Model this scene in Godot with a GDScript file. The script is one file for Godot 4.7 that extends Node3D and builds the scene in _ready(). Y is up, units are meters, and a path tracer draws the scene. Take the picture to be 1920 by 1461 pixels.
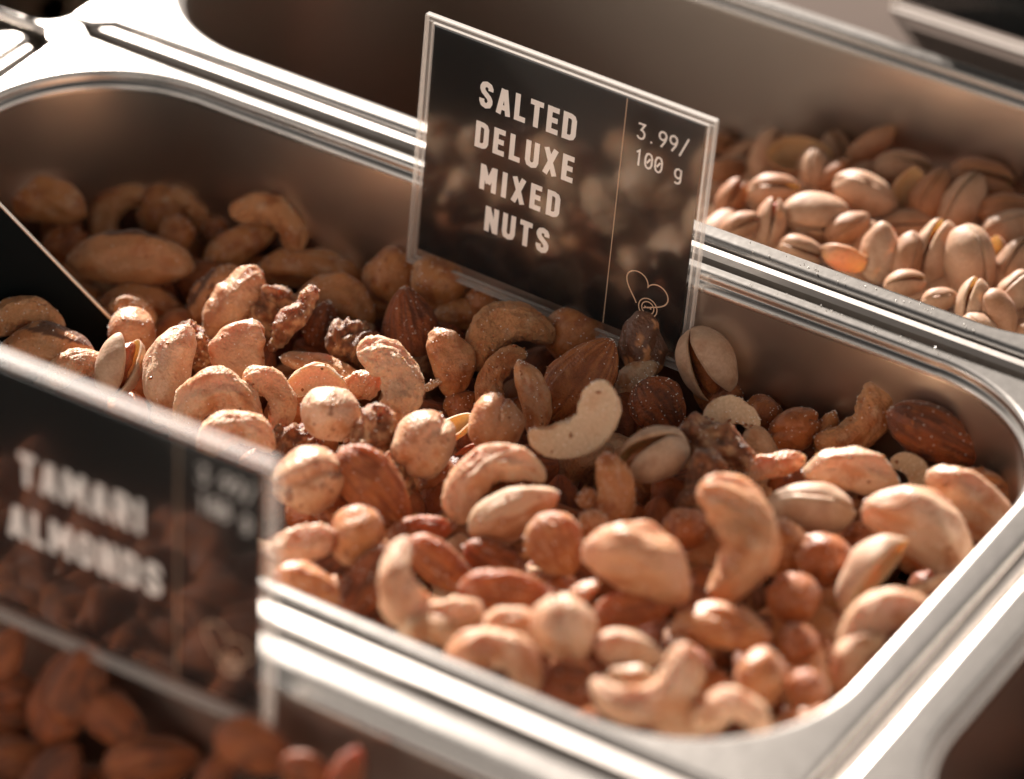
extends Node3D
# A counter of steel food bins seen close up: salted mixed nuts in the middle bin, pistachios behind, dark almonds in front.
# Units are metres. x runs along the long side of the bins, z across them towards the viewer, y is up; the rims lie at y = 0.

const MM := 0.001
const CAMERA_AT := Vector3(0.399154, 0.544011, 0.640022)
const CAMERA_RIGHT := Vector3(0.8409818, 0.0191085, -0.5407258)
const CAMERA_UP := Vector3(-0.3294521, 0.8108387, -0.4837375)
const CAMERA_BACK := Vector3(0.4291979, 0.5849577, 0.6881959)
const SUN_TOWARDS := Vector3(0.64, -0.454, 0.615)

var lo := FastNoiseLite.new()
var fine := FastNoiseLite.new()
var ridged := FastNoiseLite.new()
var rng := RandomNumberGenerator.new()
var taken := {}
var M := {}
var top_nuts: Array[MeshInstance3D] = []


func _ready():
	rng.seed = 11
	# --- camera
	var cam := Camera3D.new()
	cam.name = "camera"
	cam.transform = Transform3D(Basis(CAMERA_RIGHT, CAMERA_UP, CAMERA_BACK), CAMERA_AT)
	cam.near = 0.05
	cam.far = 20.0
	var lens := CameraAttributesPhysical.new()
	lens.frustum_focal_length = 124.85
	lens.frustum_near = 0.05
	lens.frustum_far = 20.0
	lens.frustum_focus_distance = 0.975
	lens.exposure_aperture = 5.4
	cam.attributes = lens
	add_child(cam)
	cam.current = true
	# --- sky, sun, exposure
	var sky_mat := ProceduralSkyMaterial.new()
	sky_mat.sky_top_color = Color(0.10, 0.10, 0.105)
	sky_mat.sky_horizon_color = Color(0.86, 0.83, 0.80)
	sky_mat.ground_bottom_color = Color(0.10, 0.085, 0.075)
	sky_mat.ground_horizon_color = Color(0.30, 0.26, 0.23)
	sky_mat.sky_curve = 0.32
	var sky := Sky.new()
	sky.sky_material = sky_mat
	var env := Environment.new()
	env.background_mode = Environment.BG_SKY
	env.sky = sky
	env.background_energy_multiplier = 1.05
	env.tonemap_mode = Environment.TONE_MAPPER_LINEAR
	env.tonemap_exposure = 2.7
	env.sdfgi_enabled = true
	env.ssao_enabled = true
	env.ssil_enabled = true
	var around := WorldEnvironment.new()
	around.name = "surroundings"
	around.environment = env
	add_child(around)
	var sun := DirectionalLight3D.new()
	sun.name = "sun"
	sun.light_energy = 1.6
	sun.light_color = Color(1.0, 0.965, 0.93)
	sun.light_angular_distance = 0.5
	sun.shadow_enabled = true
	sun.sky_mode = DirectionalLight3D.SKY_MODE_LIGHT_ONLY
	sun.basis = Basis.looking_at(SUN_TOWARDS.normalized())
	add_child(sun)

	set_up_noise()
	set_up_materials()
	build_counter()
	build_cards()
	build_scoop()
	build_mixed_nuts()
	build_pistachios()
	build_almonds()
	build_deep_fill("added_almond_bed", "unseen brown kernels added for the brown reflection in the bin past the rounded end", Vector2(150, 290), Vector2(-55, 78), -46.0, 22.0, 0.62, 260)  # out of sight, put in so the steel wall mirrors brown
	build_deep_fill("added_kernel_bed", "unseen brown kernels added to darken the reflections in the emptied rear bin", Vector2(-170, 105), Vector2(-174, -95), -92.0, 20.0, 0.62, 420)  # added below the line of sight to darken what the far wall mirrors
	build_deep_fill("nut_bed", "brown kernels filling the depth under the mixed nuts", Vector2(-166, 104), Vector2(-57, 78), -60.0, 20.0, 0.6, 700)
	build_deep_fill("dark_almond_bed", "dark almonds filling the depth of the front bin", Vector2(-150, 70), Vector2(122, 225), -47.0, 21.0, 0.7, 520)
	build_salt()


# ---------------------------------------------------------------- helpers
func numbered(called: String) -> String:
	if not taken.has(called):
		taken[called] = 0
		return called
	taken[called] += 1
	return "%s_%03d" % [called, taken[called]]


func tag(o: Node3D, label: String, category: String, group := "", kind := "") -> Node3D:
	o.set_meta("label", label)
	o.set_meta("category", category)
	if group:
		o.set_meta("group", group)
	if kind:
		o.set_meta("kind", kind)
	return o


func thing(called: String) -> Node3D:
	var o := Node3D.new()
	o.name = numbered(called)
	add_child(o)
	return o


func part(called: String, mesh: Mesh, mat: Material, parent: Node3D) -> MeshInstance3D:
	var o := MeshInstance3D.new()
	o.name = called
	o.mesh = mesh
	o.material_override = mat
	parent.add_child(o, true)
	return o


func whole(called: String, mesh: Mesh, mat: Material) -> MeshInstance3D:
	var o := MeshInstance3D.new()
	o.name = numbered(called)
	o.mesh = mesh
	o.material_override = mat
	add_child(o)
	return o


func set_up_noise():
	lo.noise_type = FastNoiseLite.TYPE_SIMPLEX_SMOOTH
	lo.fractal_type = FastNoiseLite.FRACTAL_NONE
	lo.frequency = 1.0
	lo.seed = 5
	fine.noise_type = FastNoiseLite.TYPE_SIMPLEX_SMOOTH
	fine.fractal_type = FastNoiseLite.FRACTAL_FBM
	fine.fractal_octaves = 3
	fine.frequency = 1.0
	fine.seed = 9
	ridged.noise_type = FastNoiseLite.TYPE_SIMPLEX_SMOOTH
	ridged.fractal_type = FastNoiseLite.FRACTAL_RIDGED
	ridged.fractal_octaves = 2
	ridged.frequency = 1.0
	ridged.seed = 3


func noise_map(freq: float, low: Color, high: Color, octaves := 4, type := FastNoiseLite.TYPE_SIMPLEX_SMOOTH, size := 512) -> NoiseTexture2D:
	var n := FastNoiseLite.new()
	n.noise_type = type
	n.frequency = freq
	n.fractal_octaves = octaves
	n.seed = 21
	var ramp := Gradient.new()
	ramp.set_color(0, low)
	ramp.set_color(1, high)
	var t := NoiseTexture2D.new()
	t.width = size
	t.height = size
	t.seamless = true
	t.noise = n
	t.color_ramp = ramp
	return t


func nut_material(rough: float, relief: float, grain: NoiseTexture2D, scale: float, speck: NoiseTexture2D, gloss: float) -> StandardMaterial3D:
	var m := StandardMaterial3D.new()
	m.vertex_color_use_as_albedo = true
	m.albedo_texture = speck
	m.roughness = rough
	m.metallic_specular = gloss
	m.heightmap_enabled = true
	m.heightmap_texture = grain
	m.heightmap_scale = relief
	m.uv1_triplanar = true
	m.uv1_scale = Vector3.ONE * scale
	m.rim_enabled = true
	m.rim = 0.18
	m.rim_tint = 0.2
	m.subsurf_scatter_enabled = true
	m.subsurf_scatter_strength = 0.14
	return m


func set_up_materials():
	var grain := noise_map(0.035, Color.BLACK, Color.WHITE, 5)
	var crease := noise_map(0.02, Color.BLACK, Color.WHITE, 4, FastNoiseLite.TYPE_CELLULAR)
	var speck := noise_map(0.05, Color(0.86, 0.83, 0.80), Color(1, 1, 1), 4)
	M.nut = nut_material(0.4, 0.032, grain, 45.0, speck, 0.5)
	M.cashew = nut_material(0.5, 0.045, grain, 50.0, speck, 0.4)
	M.bumpy = nut_material(0.55, 0.09, crease, 60.0, speck, 0.4)
	M.almond = nut_material(0.42, 0.04, grain, 60.0, speck, 0.45)
	M.walnut = nut_material(0.45, 0.05, grain, 90.0, speck, 0.5)
	M.shell = nut_material(0.55, 0.008, grain, 40.0, speck, 0.45)
	# steel
	var worn := noise_map(0.02, Color(0.91, 0.91, 0.91), Color(1, 1, 1), 5)
	var st := StandardMaterial3D.new()
	st.metallic = 1.0
	st.albedo_color = Color(0.79, 0.75, 0.71)
	st.roughness = 0.36
	st.roughness_texture = worn
	st.heightmap_enabled = true
	st.heightmap_texture = grain
	st.heightmap_scale = 0.0012
	st.uv1_triplanar = true
	st.uv1_world_triplanar = true
	st.uv1_scale = Vector3.ONE * 22.0
	M.steel = st
	var rim_steel := st.duplicate()
	rim_steel.roughness = 0.25
	rim_steel.albedo_color = Color(0.72, 0.695, 0.67)
	M.rim = rim_steel
	var bar := st.duplicate()
	bar.albedo_color = Color(0.64, 0.61, 0.585)
	bar.roughness = 0.4
	M.bar = bar
	var ledge := StandardMaterial3D.new()
	ledge.albedo_color = Color(0.36, 0.31, 0.28)
	ledge.roughness = 0.8
	ledge.metallic_specular = 0.2
	M.ledge = ledge
	var dark := StandardMaterial3D.new()
	dark.albedo_color = Color(0.16, 0.15, 0.14)
	dark.roughness = 0.8
	M.dark = dark
	# price cards
	var card := StandardMaterial3D.new()
	card.albedo_color = Color(0.055, 0.075, 0.08)
	card.roughness = 0.16
	card.metallic_specular = 0.55
	card.clearcoat_enabled = true
	card.clearcoat = 0.6
	card.clearcoat_roughness = 0.08
	M.card = card
	var pane := StandardMaterial3D.new()
	pane.transparency = BaseMaterial3D.TRANSPARENCY_ALPHA
	pane.albedo_color = Color(0.97, 0.96, 0.94, 0.008)
	pane.roughness = 0.05
	pane.metallic_specular = 0.7
	M.pane = pane
	var edge := StandardMaterial3D.new()
	edge.transparency = BaseMaterial3D.TRANSPARENCY_ALPHA
	edge.albedo_color = Color(0.93, 0.90, 0.87, 0.3)
	edge.roughness = 0.4
	M.edge = edge
	var border := edge.duplicate()
	border.albedo_color = Color(0.86, 0.83, 0.80, 0.13)
	border.roughness = 0.3
	M.border = border
	var ink := StandardMaterial3D.new()
	ink.albedo_color = Color(0.97, 0.94, 0.91)
	ink.roughness = 0.6
	M.ink = ink
	var gold := StandardMaterial3D.new()
	gold.albedo_color = Color(0.86, 0.72, 0.60)
	gold.roughness = 0.6
	M.gold = gold
	var black := StandardMaterial3D.new()
	black.albedo_color = Color(0.035, 0.055, 0.06)
	black.roughness = 0.6
	black.metallic_specular = 0.2
	M.black = black
	var grainy := StandardMaterial3D.new()
	grainy.albedo_color = Color(0.95, 0.93, 0.9)
	grainy.roughness = 0.35
	M.salt = grainy


# normals by accumulation over an indexed grid; turns them outward from `middle` when told
func finish(pos: PackedVector3Array, col: PackedColorArray, idx: PackedInt32Array, poles: Array = []) -> ArrayMesh:
	var nor := PackedVector3Array()
	nor.resize(pos.size())
	for k in range(0, idx.size(), 3):
		var a := idx[k]
		var b := idx[k + 1]
		var c := idx[k + 2]
		var n := (pos[c] - pos[a]).cross(pos[b] - pos[a])
		nor[a] += n
		nor[b] += n
		nor[c] += n
	for p in poles:
		var s := Vector3.ZERO
		for k in range(p[0], p[1]):
			s += nor[k]
		for k in range(p[0], p[1]):
			nor[k] = s
	for k in nor.size():
		nor[k] = nor[k].normalized() if nor[k].length_squared() > 0.0 else Vector3.UP
	var arrays := []
	arrays.resize(Mesh.ARRAY_MAX)
	arrays[Mesh.ARRAY_VERTEX] = pos
	arrays[Mesh.ARRAY_NORMAL] = nor
	if col.size():
		arrays[Mesh.ARRAY_COLOR] = col
	arrays[Mesh.ARRAY_INDEX] = idx
	var m := ArrayMesh.new()
	m.add_surface_from_arrays(Mesh.PRIMITIVE_TRIANGLES, arrays)
	return m


func grid_index(rings: int, segs: int, closed: bool, flip := false) -> PackedInt32Array:
	var idx := PackedInt32Array()
	var row := segs if closed else segs + 1
	for i in rings:
		for j in segs:
			var a := i * row + j
			var b := i * row + (j + 1) % row
			var c := a + row
			var d := b + row
			if flip:
				idx.append_array(PackedInt32Array([a, b, c, b, d, c]))
			else:
				idx.append_array(PackedInt32Array([a, c, b, b, c, d]))
	return idx


func box(size: Vector3, bevel := 0.0) -> ArrayMesh:
	# a box with chamfered edges: three nested slabs joined as one hull
	var h := size / 2.0
	var b: float = min(bevel, min(h.x, min(h.y, h.z)) * 0.9)
	var st := SurfaceTool.new()
	st.begin(Mesh.PRIMITIVE_TRIANGLES)
	st.set_smooth_group(-1)
	var v := func(sx, sy, sz, axis): return Vector3(sx * (h.x - (0.0 if axis == 0 else b)), sy * (h.y - (0.0 if axis == 1 else b)), sz * (h.z - (0.0 if axis == 2 else b)))
	var quad := func(p: Array, out: Vector3):
		var n: Vector3 = (p[2] - p[0]).cross(p[1] - p[0])
		var order := [0, 1, 2, 0, 2, 3] if n.dot(out) > 0 else [0, 2, 1, 0, 3, 2]
		for k in order:
			st.add_vertex(p[k])
	for s in [-1, 1]:
		quad.call([v.call(s, -1, -1, 0), v.call(s, 1, -1, 0), v.call(s, 1, 1, 0), v.call(s, -1, 1, 0)], Vector3(s, 0, 0))
		quad.call([v.call(-1, s, -1, 1), v.call(1, s, -1, 1), v.call(1, s, 1, 1), v.call(-1, s, 1, 1)], Vector3(0, s, 0))
		quad.call([v.call(-1, -1, s, 2), v.call(1, -1, s, 2), v.call(1, 1, s, 2), v.call(-1, 1, s, 2)], Vector3(0, 0, s))
		if b > 0.0:
			for t in [-1, 1]:
				quad.call([v.call(s, t, -1, 0), v.call(s, t, 1, 0), v.call(s, t, 1, 1), v.call(s, t, -1, 1)], Vector3(s, t, 0))
				quad.call([v.call(s, -1, t, 0), v.call(s, 1, t, 0), v.call(s, 1, t, 2), v.call(s, -1, t, 2)], Vector3(s, 0, t))
				quad.call([v.call(-1, s, t, 1), v.call(1, s, t, 1), v.call(1, s, t, 2), v.call(-1, s, t, 2)], Vector3(0, s, t))
				for q in [-1, 1]:
					var c := [v.call(s, t, q, 0), v.call(s, t, q, 1), v.call(s, t, q, 2)]
					var n: Vector3 = (c[2] - c[0]).cross(c[1] - c[0])
					for k in ([0, 1, 2] if n.dot(Vector3(s, t, q)) > 0 else [0, 2, 1]):
						st.add_vertex(c[k])
	st.generate_normals()
	return st.commit()


# ---------------------------------------------------------------- the bins
func in_flange(q: Vector2, r: Rect2, side: Dictionary) -> bool:
	if q.x > r.position.x - side.l and q.x < r.end.x + side.r and q.y > r.position.y - side.b and q.y < r.end.y + side.f:
		return true
	var e := 4.2 * MM
	var over_x: bool = (q.x < r.position.x - side.l + 1.0 * MM and q.x > r.position.x - side.l - e) or (q.x > r.end.x + side.r - 1.0 * MM and q.x < r.end.x + side.r + e)
	var over_z: bool = (q.y < r.position.y + 3.0 * MM and q.y > r.position.y - side.b - e) or (q.y > r.end.y - 3.0 * MM and q.y < r.end.y + side.f + e)
	var near_x: bool = (q.x < r.position.x - side.l + 1.0 * MM and q.x > r.position.x - side.l - e) or (q.x > r.end.x + side.r - 1.0 * MM and q.x < r.end.x + side.r + e) or (q.x < r.position.x + 0.5 * MM or q.x > r.end.x - 0.5 * MM)
	var in_x: bool = q.x > r.position.x - side.l - e and q.x < r.end.x + side.r + e
	var in_z: bool = q.y > r.position.y - side.b - e and q.y < r.end.y + side.f + e
	return in_x and in_z and (over_x or near_x) and over_z


func bin_mesh(r: Rect2, rad: float, depth: float, side: Dictionary, lip: float, of_rim: bool) -> ArrayMesh:
	var pts: Array = []
	var steps := 64
	var corners := [[Vector2(r.end.x - rad, r.end.y - rad), 0.0], [Vector2(r.position.x + rad, r.end.y - rad), PI / 2], [Vector2(r.position.x + rad, r.position.y + rad), PI], [Vector2(r.end.x - rad, r.position.y + rad), PI * 1.5]]
	for c in 4:
		for k in steps + 1:
			var a: float = corners[c][1] + PI / 2 * k / steps
			var n := Vector2(cos(a), sin(a))
			pts.append([corners[c][0] + n * rad, n])
		var a2: Vector2 = pts[-1][0]
		var nx: Array = corners[(c + 1) % 4]
		var n2 := Vector2(cos(nx[1]), sin(nx[1]))
		var b2: Vector2 = nx[0] + n2 * rad
		for k in range(1, 16):
			pts.append([a2.lerp(b2, k / 16.0), n2])
	# profile: distance out of the mouth's edge line, height; the last ones are measured back from the flange's outer edge
	var prof := [[-18.0, -depth], [-8.6, -depth + 0.2 * MM], [-6.4, -depth + 1.2 * MM], [-4.9, -depth + 3.4 * MM], [-4.3, -depth + 7.0 * MM], [-3.2, -depth * 0.55], [-1.75, -9.0 * MM], [-1.55, -4.6 * MM], [-1.45, -3.7 * MM], [-1.1, -3.0 * MM], [-0.5, -2.55 * MM], [-0.1, -2.4 * MM], [0.05, -2.1 * MM], [0.12, -1.4 * MM], [0.25, -0.8 * MM], [0.55, -0.32 * MM], [1.05, -0.06 * MM], [1.7, 0.0]]
	for k in range(12, prof.size()):
		prof[k][0] = prof[k][0] * lip
	prof[11][0] = -0.1 * lip
	var outer := [[2.1, 0.0], [1.35, -0.12 * MM], [0.7, -0.45 * MM], [0.25, -1.05 * MM], [0.0, -2.1 * MM], [0.1, -5.0 * MM]]
	var pos := PackedVector3Array()
	var rings := prof.size() + outer.size()
	var reach := []
	for p in pts:
		var w := 2.2 * MM
		while w < 60.0 * MM and in_flange(p[0] + p[1] * w, r, side):
			w += 0.1 * MM
		reach.append(w)
	var first := 7 if of_rim else 0
	var last := rings if of_rim else 8
	for k in range(first, last):
		for i in pts.size():
			var p = pts[i]
			var d: float
			var y: float
			if k < prof.size():
				d = prof[k][0] * MM
				y = prof[k][1]
			else:
				d = reach[i] - outer[k - prof.size()][0] * MM
				y = outer[k - prof.size()][1]
			var q: Vector2 = p[0] + p[1] * d
			pos.append(Vector3(q.x, y, q.y))
	var idx := grid_index(last - first - 1, pts.size(), true, true)
	if of_rim:
		return finish(pos, PackedColorArray(), idx)
	# the floor
	var mid := pos.size()
	pos.append(Vector3(r.get_center().x, -depth, r.get_center().y))
	for i in pts.size():
		idx.append_array(PackedInt32Array([mid, (i + 1) % pts.size(), i]))
	return finish(pos, PackedColorArray(), idx)


func build_bin(called: String, x0: float, x1: float, z0: float, z1: float, rad: float, side: Dictionary, label: String, depth := 104.0, lip := 1.0):
	var s := {}
	for k in side:
		s[k] = side[k] * MM
	var o := thing(called)
	var area := Rect2(x0 * MM, z0 * MM, (x1 - x0) * MM, (z1 - z0) * MM)
	part("rim", bin_mesh(area, rad * MM, depth * MM, s, lip, true), M.rim, o)
	part("basin", bin_mesh(area, rad * MM, depth * MM, s, lip, false), M.steel, o)
	tag(o, label, "food bin", "steel bins let into the counter")


func build_counter():
	var well := whole("counter", box(Vector3(1.6, 0.02, 1.6)), M.dark)
	well.position = Vector3(0, -0.14, 0)
	tag(well, "dark floor of the counter below the steel bins", "counter", "", "structure")
	var side := {"l": 4.8, "r": 8.6, "b": 4.8, "f": 4.8}
	build_bin("food_bin", -178.0, 115.5, -66.0, 87.3, 40.0, side, "large steel bin in the middle holding the mixed nuts")
	build_bin("food_bin", -178.0, 115.5, -183.5, -85.7, 40.0, {"l": 4.8, "r": 4.8, "b": 5.5, "f": 6.2}, "steel bin behind the mixed nuts, half filled with pistachios")
	build_bin("food_bin", -178.0, 115.5, 112.0, 265.0, 40.0, {"l": 4.8, "r": 4.8, "b": 10.0, "f": 4.8}, "steel bin in front holding dark almonds", 104.0, 2.9)
	build_bin("food_bin", 138.4, 300.0, -66.0, 87.3, 40.0, {"l": 9.8, "r": 4.8, "b": 4.8, "f": 4.8}, "empty steel bin past the rounded end of the mixed nuts")
	build_bin("food_bin", 138.4, 300.0, -183.5, -85.7, 40.0, {"l": 9.6, "r": 4.8, "b": 5.5, "f": 6.2}, "steel bin beyond the end of the pistachio bin")
	build_bin("food_bin", -400.0, -196.5, -45.0, 87.3, 40.0, {"l": 4.8, "r": 4.0, "b": 13.0, "f": 4.8}, "steel bin whose white rim touches the far rounded end of the mixed nuts")
	build_bin("food_bin", -330.0, -186.5, -240.0, -69.5, 9.0, {"l": 4.0, "r": 3.5, "b": 4.0, "f": 3.0}, "dark square-cornered bin at the top corner of the counter")
	var ledge := whole("ledge", box(Vector3(0.62, 0.06, 0.05), 0.0008), M.ledge)
	ledge.position = Vector3(0.0, -0.0381, -0.2157)
	tag(ledge, "grey brown ledge behind the pistachio bin, carrying a black card", "ledge")
	var frame := thing("divider_frame")
	tag(frame, "steel frame whose bars show in the slots between the bins", "frame")
	var bars := [[-77.2, -181.0, 122.0, true], [95.5, -186.0, 122.0, true], [126.3, -62.0, 300.0, false], [126.3, -180.0, -90.0, false], [-187.6, -60.0, 300.0, false]]
	var wide := [4.2, 6.2, 2.6, 2.6, 5.0]
	for k in bars.size():
		var b = bars[k]
		var long: float = b[2] - b[1]
		var mid: float = (b[1] + b[2]) / 2
		var o := part("divider_bar", box(Vector3(long if b[3] else wide[k], 9.0, wide[k] if b[3] else long) * MM, 1.1 * MM), M.bar, frame)
		o.position = Vector3(mid if b[3] else b[0], -5.7, b[0] if b[3] else mid) * MM


# ---------------------------------------------------------------- the price cards
const GLYPH := {
	"S": [0.56, [[0.45, 0.68, 0.45, 0.77, 0.4, 0.86, 0.28, 0.9, 0.16, 0.86, 0.11, 0.77, 0.11, 0.69, 0.16, 0.6, 0.28, 0.51, 0.4, 0.42, 0.45, 0.33, 0.45, 0.24, 0.4, 0.14, 0.28, 0.1, 0.16, 0.14, 0.11, 0.24, 0.11, 0.33]]],
	"A": [0.58, [[0.09, 0.0, 0.26, 0.96], [0.49, 0.0, 0.32, 0.96], [0.17, 0.27, 0.41, 0.27]]],
	"L": [0.46, [[0.1, 1.0, 0.1, 0.0], [0.18, 0.1, 0.46, 0.1]]],
	"T": [0.54, [[0.0, 0.9, 0.54, 0.9], [0.27, 0.82, 0.27, 0.0]]],
	"E": [0.48, [[0.1, 1.0, 0.1, 0.0], [0.18, 0.9, 0.48, 0.9], [0.18, 0.51, 0.44, 0.51], [0.18, 0.1, 0.48, 0.1]]],
	"D": [0.56, [[0.1, 1.0, 0.1, 0.0], [0.18, 0.9, 0.31, 0.9, 0.41, 0.86, 0.46, 0.76, 0.46, 0.24, 0.41, 0.14, 0.31, 0.1, 0.18, 0.1]]],
	"U": [0.56, [[0.1, 1.0, 0.1, 0.26, 0.15, 0.14, 0.28, 0.1, 0.41, 0.14, 0.46, 0.26, 0.46, 1.0]]],
	"X": [0.56, [[0.08, 0.0, 0.48, 1.0], [0.08, 1.0, 0.48, 0.0]]],
	"M": [0.72, [[0.1, 0.0, 0.1, 1.0], [0.62, 0.0, 0.62, 1.0], [0.13, 0.95, 0.36, 0.3], [0.59, 0.95, 0.36, 0.3]]],
	"I": [0.2, [[0.1, 1.0, 0.1, 0.0]]],
	"N": [0.58, [[0.1, 0.0, 0.1, 1.0], [0.48, 0.0, 0.48, 1.0], [0.12, 0.96, 0.46, 0.04]]],
	"R": [0.56, [[0.1, 1.0, 0.1, 0.0], [0.18, 0.9, 0.31, 0.9, 0.41, 0.86, 0.45, 0.77, 0.45, 0.63, 0.41, 0.54, 0.31, 0.5, 0.18, 0.5], [0.3, 0.46, 0.47, 0.0]]],
	"O": [0.56, [[0.46, 0.5, 0.46, 0.76, 0.41, 0.86, 0.28, 0.9, 0.15, 0.86, 0.1, 0.76, 0.1, 0.24, 0.15, 0.14, 0.28, 0.1, 0.41, 0.14, 0.46, 0.24, 0.46, 0.5]]],
	"3": [0.56, [[0.06, 0.94, 0.48, 0.94, 0.27, 0.58, 0.4, 0.54, 0.5, 0.42, 0.5, 0.24, 0.42, 0.1, 0.28, 0.05, 0.14, 0.08, 0.05, 0.2]]],
	".": [0.56, [[0.28, 0.0, 0.28, 0.12]]],
	"9": [0.56, [[0.46, 0.6, 0.4, 0.5, 0.28, 0.45, 0.14, 0.5, 0.06, 0.62, 0.06, 0.78, 0.14, 0.9, 0.28, 0.95, 0.42, 0.9, 0.5, 0.78, 0.5, 0.6, 0.44, 0.4, 0.22, 0.02]]],
	"/": [0.56, [[0.04, -0.1, 0.52, 1.08]]],
	"1": [0.56, [[0.12, 0.8, 0.3, 0.95, 0.3, 0.0]]],
	"0": [0.56, [[0.5, 0.5, 0.5, 0.7, 0.42, 0.9, 0.28, 0.96, 0.14, 0.9, 0.06, 0.7, 0.06, 0.3, 0.14, 0.1, 0.28, 0.04, 0.42, 0.1, 0.5, 0.3, 0.5, 0.5], [0.17, 0.34, 0.39, 0.66]]],
	"g": [0.56, [[0.46, 0.7, 0.46, 0.3, 0.42, 0.2, 0.28, 0.13, 0.13, 0.2, 0.06, 0.34, 0.06, 0.5, 0.13, 0.64, 0.28, 0.7, 0.42, 0.64, 0.46, 0.5], [0.46, 0.3, 0.46, 0.02, 0.4, -0.14, 0.26, -0.2, 0.08, -0.16]]],
}


func ribbon(st: SurfaceTool, line: PackedVector2Array, half: float, z: float):
	# a flat band of print along a line, mitred at its bends
	var n := line.size()
	var left := PackedVector2Array()
	var right := PackedVector2Array()
	for i in n:
		var a := (line[i] - line[i - 1]).normalized() if i > 0 else (line[1] - line[0]).normalized()
		var b := (line[i + 1] - line[i]).normalized() if i < n - 1 else a
		if i == 0 and line[0].is_equal_approx(line[n - 1]):
			a = (line[n - 1] - line[n - 2]).normalized()
		if i == n - 1 and line[0].is_equal_approx(line[n - 1]):
			b = (line[1] - line[0]).normalized()
		var t := (a + b).normalized()
		var o: Vector2 = Vector2(-t.y, t.x) * half / max(0.45, t.dot(a))
		left.append(line[i] + o)
		right.append(line[i] - o)
	for i in n - 1:
		for p in [left[i], left[i + 1], right[i], right[i], left[i + 1], right[i + 1]]:
			st.add_vertex(Vector3(p.x, p.y, z))


func print_line(text: String, at: Vector2, width: float, high: float, weight: float, squeeze: float, parent: Node3D, called: String, mat: Material, z: float, pitch := 0.0):
	var st := SurfaceTool.new()
	st.begin(Mesh.PRIMITIVE_TRIANGLES)
	var total := 0.0
	for c in text:
		total += (GLYPH[c][0] if c != " " else 0.3) * high * squeeze
	var gap: float = (width - total) / max(1, text.length() - 1)
	var x := at.x
	for c in text:
		if c != " ":
			var layer := 0
			for s in GLYPH[c][1]:
				var line := PackedVector2Array()
				for k in range(0, s.size(), 2):
					line.append(Vector2(x + s[k] * high * squeeze, at.y + s[k + 1] * high))
				ribbon(st, line, weight / 2, z + layer * 0.012 * MM)
				layer += 1
		x += pitch if pitch > 0.0 else (GLYPH[c][0] if c != " " else 0.3) * high * squeeze + gap
	st.generate_normals()
	part(called, st.commit(), mat, parent)


func emblem(at: Vector2, s: float, parent: Node3D, z: float):
	# a slanted heart drawn with one thin line, a ringed seal with three dots at its point
	var st := SurfaceTool.new()
	st.begin(Mesh.PRIMITIVE_TRIANGLES)
	var heart := PackedVector2Array()
	for k in 41:
		var t := -2.55 + 5.1 * k / 40.0
		var p := Vector2(0.36 * pow(sin(t), 3.0) * 16.0 / 13.0, (13.0 * cos(t) - 5.0 * cos(2 * t) - 2.0 * cos(3 * t) - cos(4 * t)) / 32.0)
		heart.append(at + (p * Vector2(1.25, 1.0)).rotated(-0.28) * s)
	ribbon(st, heart, 0.16 * MM, z)
	var seal := at + Vector2(0.10, -0.36) * s
	for r in [0.235, 0.155]:
		var ring := PackedVector2Array()
		for k in 29:
			ring.append(seal + Vector2.from_angle(TAU * k / 28.0) * r * s)
		ribbon(st, ring, 0.14 * MM, z + 0.012 * MM)
	for k in 3:
		var d := seal + Vector2(-0.07 + 0.07 * k, 0.01) * s
		ribbon(st, PackedVector2Array([d - Vector2(0.02, 0) * s, d + Vector2(0.02, 0) * s]), 0.02 * s, z + 0.02 * MM)
	st.generate_normals()
	part("emblem", st.commit(), M.gold, parent)


func frame_edge(x0: float, x1: float, y0: float, y1: float, wide: float, thick: float, parent: Node3D, called: String, mat: Material, z := 0.0):
	# four slim bars butted end to end
	var w := x1 - x0
	var h := y1 - y0
	for k in 2:
		var a := part(called, box(Vector3(w, wide, thick) * MM, 0.15 * MM), mat, parent)
		a.position = Vector3((x0 + x1) / 2, (y0 + wide / 2) if k == 0 else (y1 - wide / 2), z) * MM
		var b := part(called, box(Vector3(wide, h - 2 * wide - 0.02, thick) * MM, 0.15 * MM), mat, parent)
		b.position = Vector3((x0 + wide / 2) if k == 0 else (x1 - wide / 2), (y0 + y1) / 2, z) * MM


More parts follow.
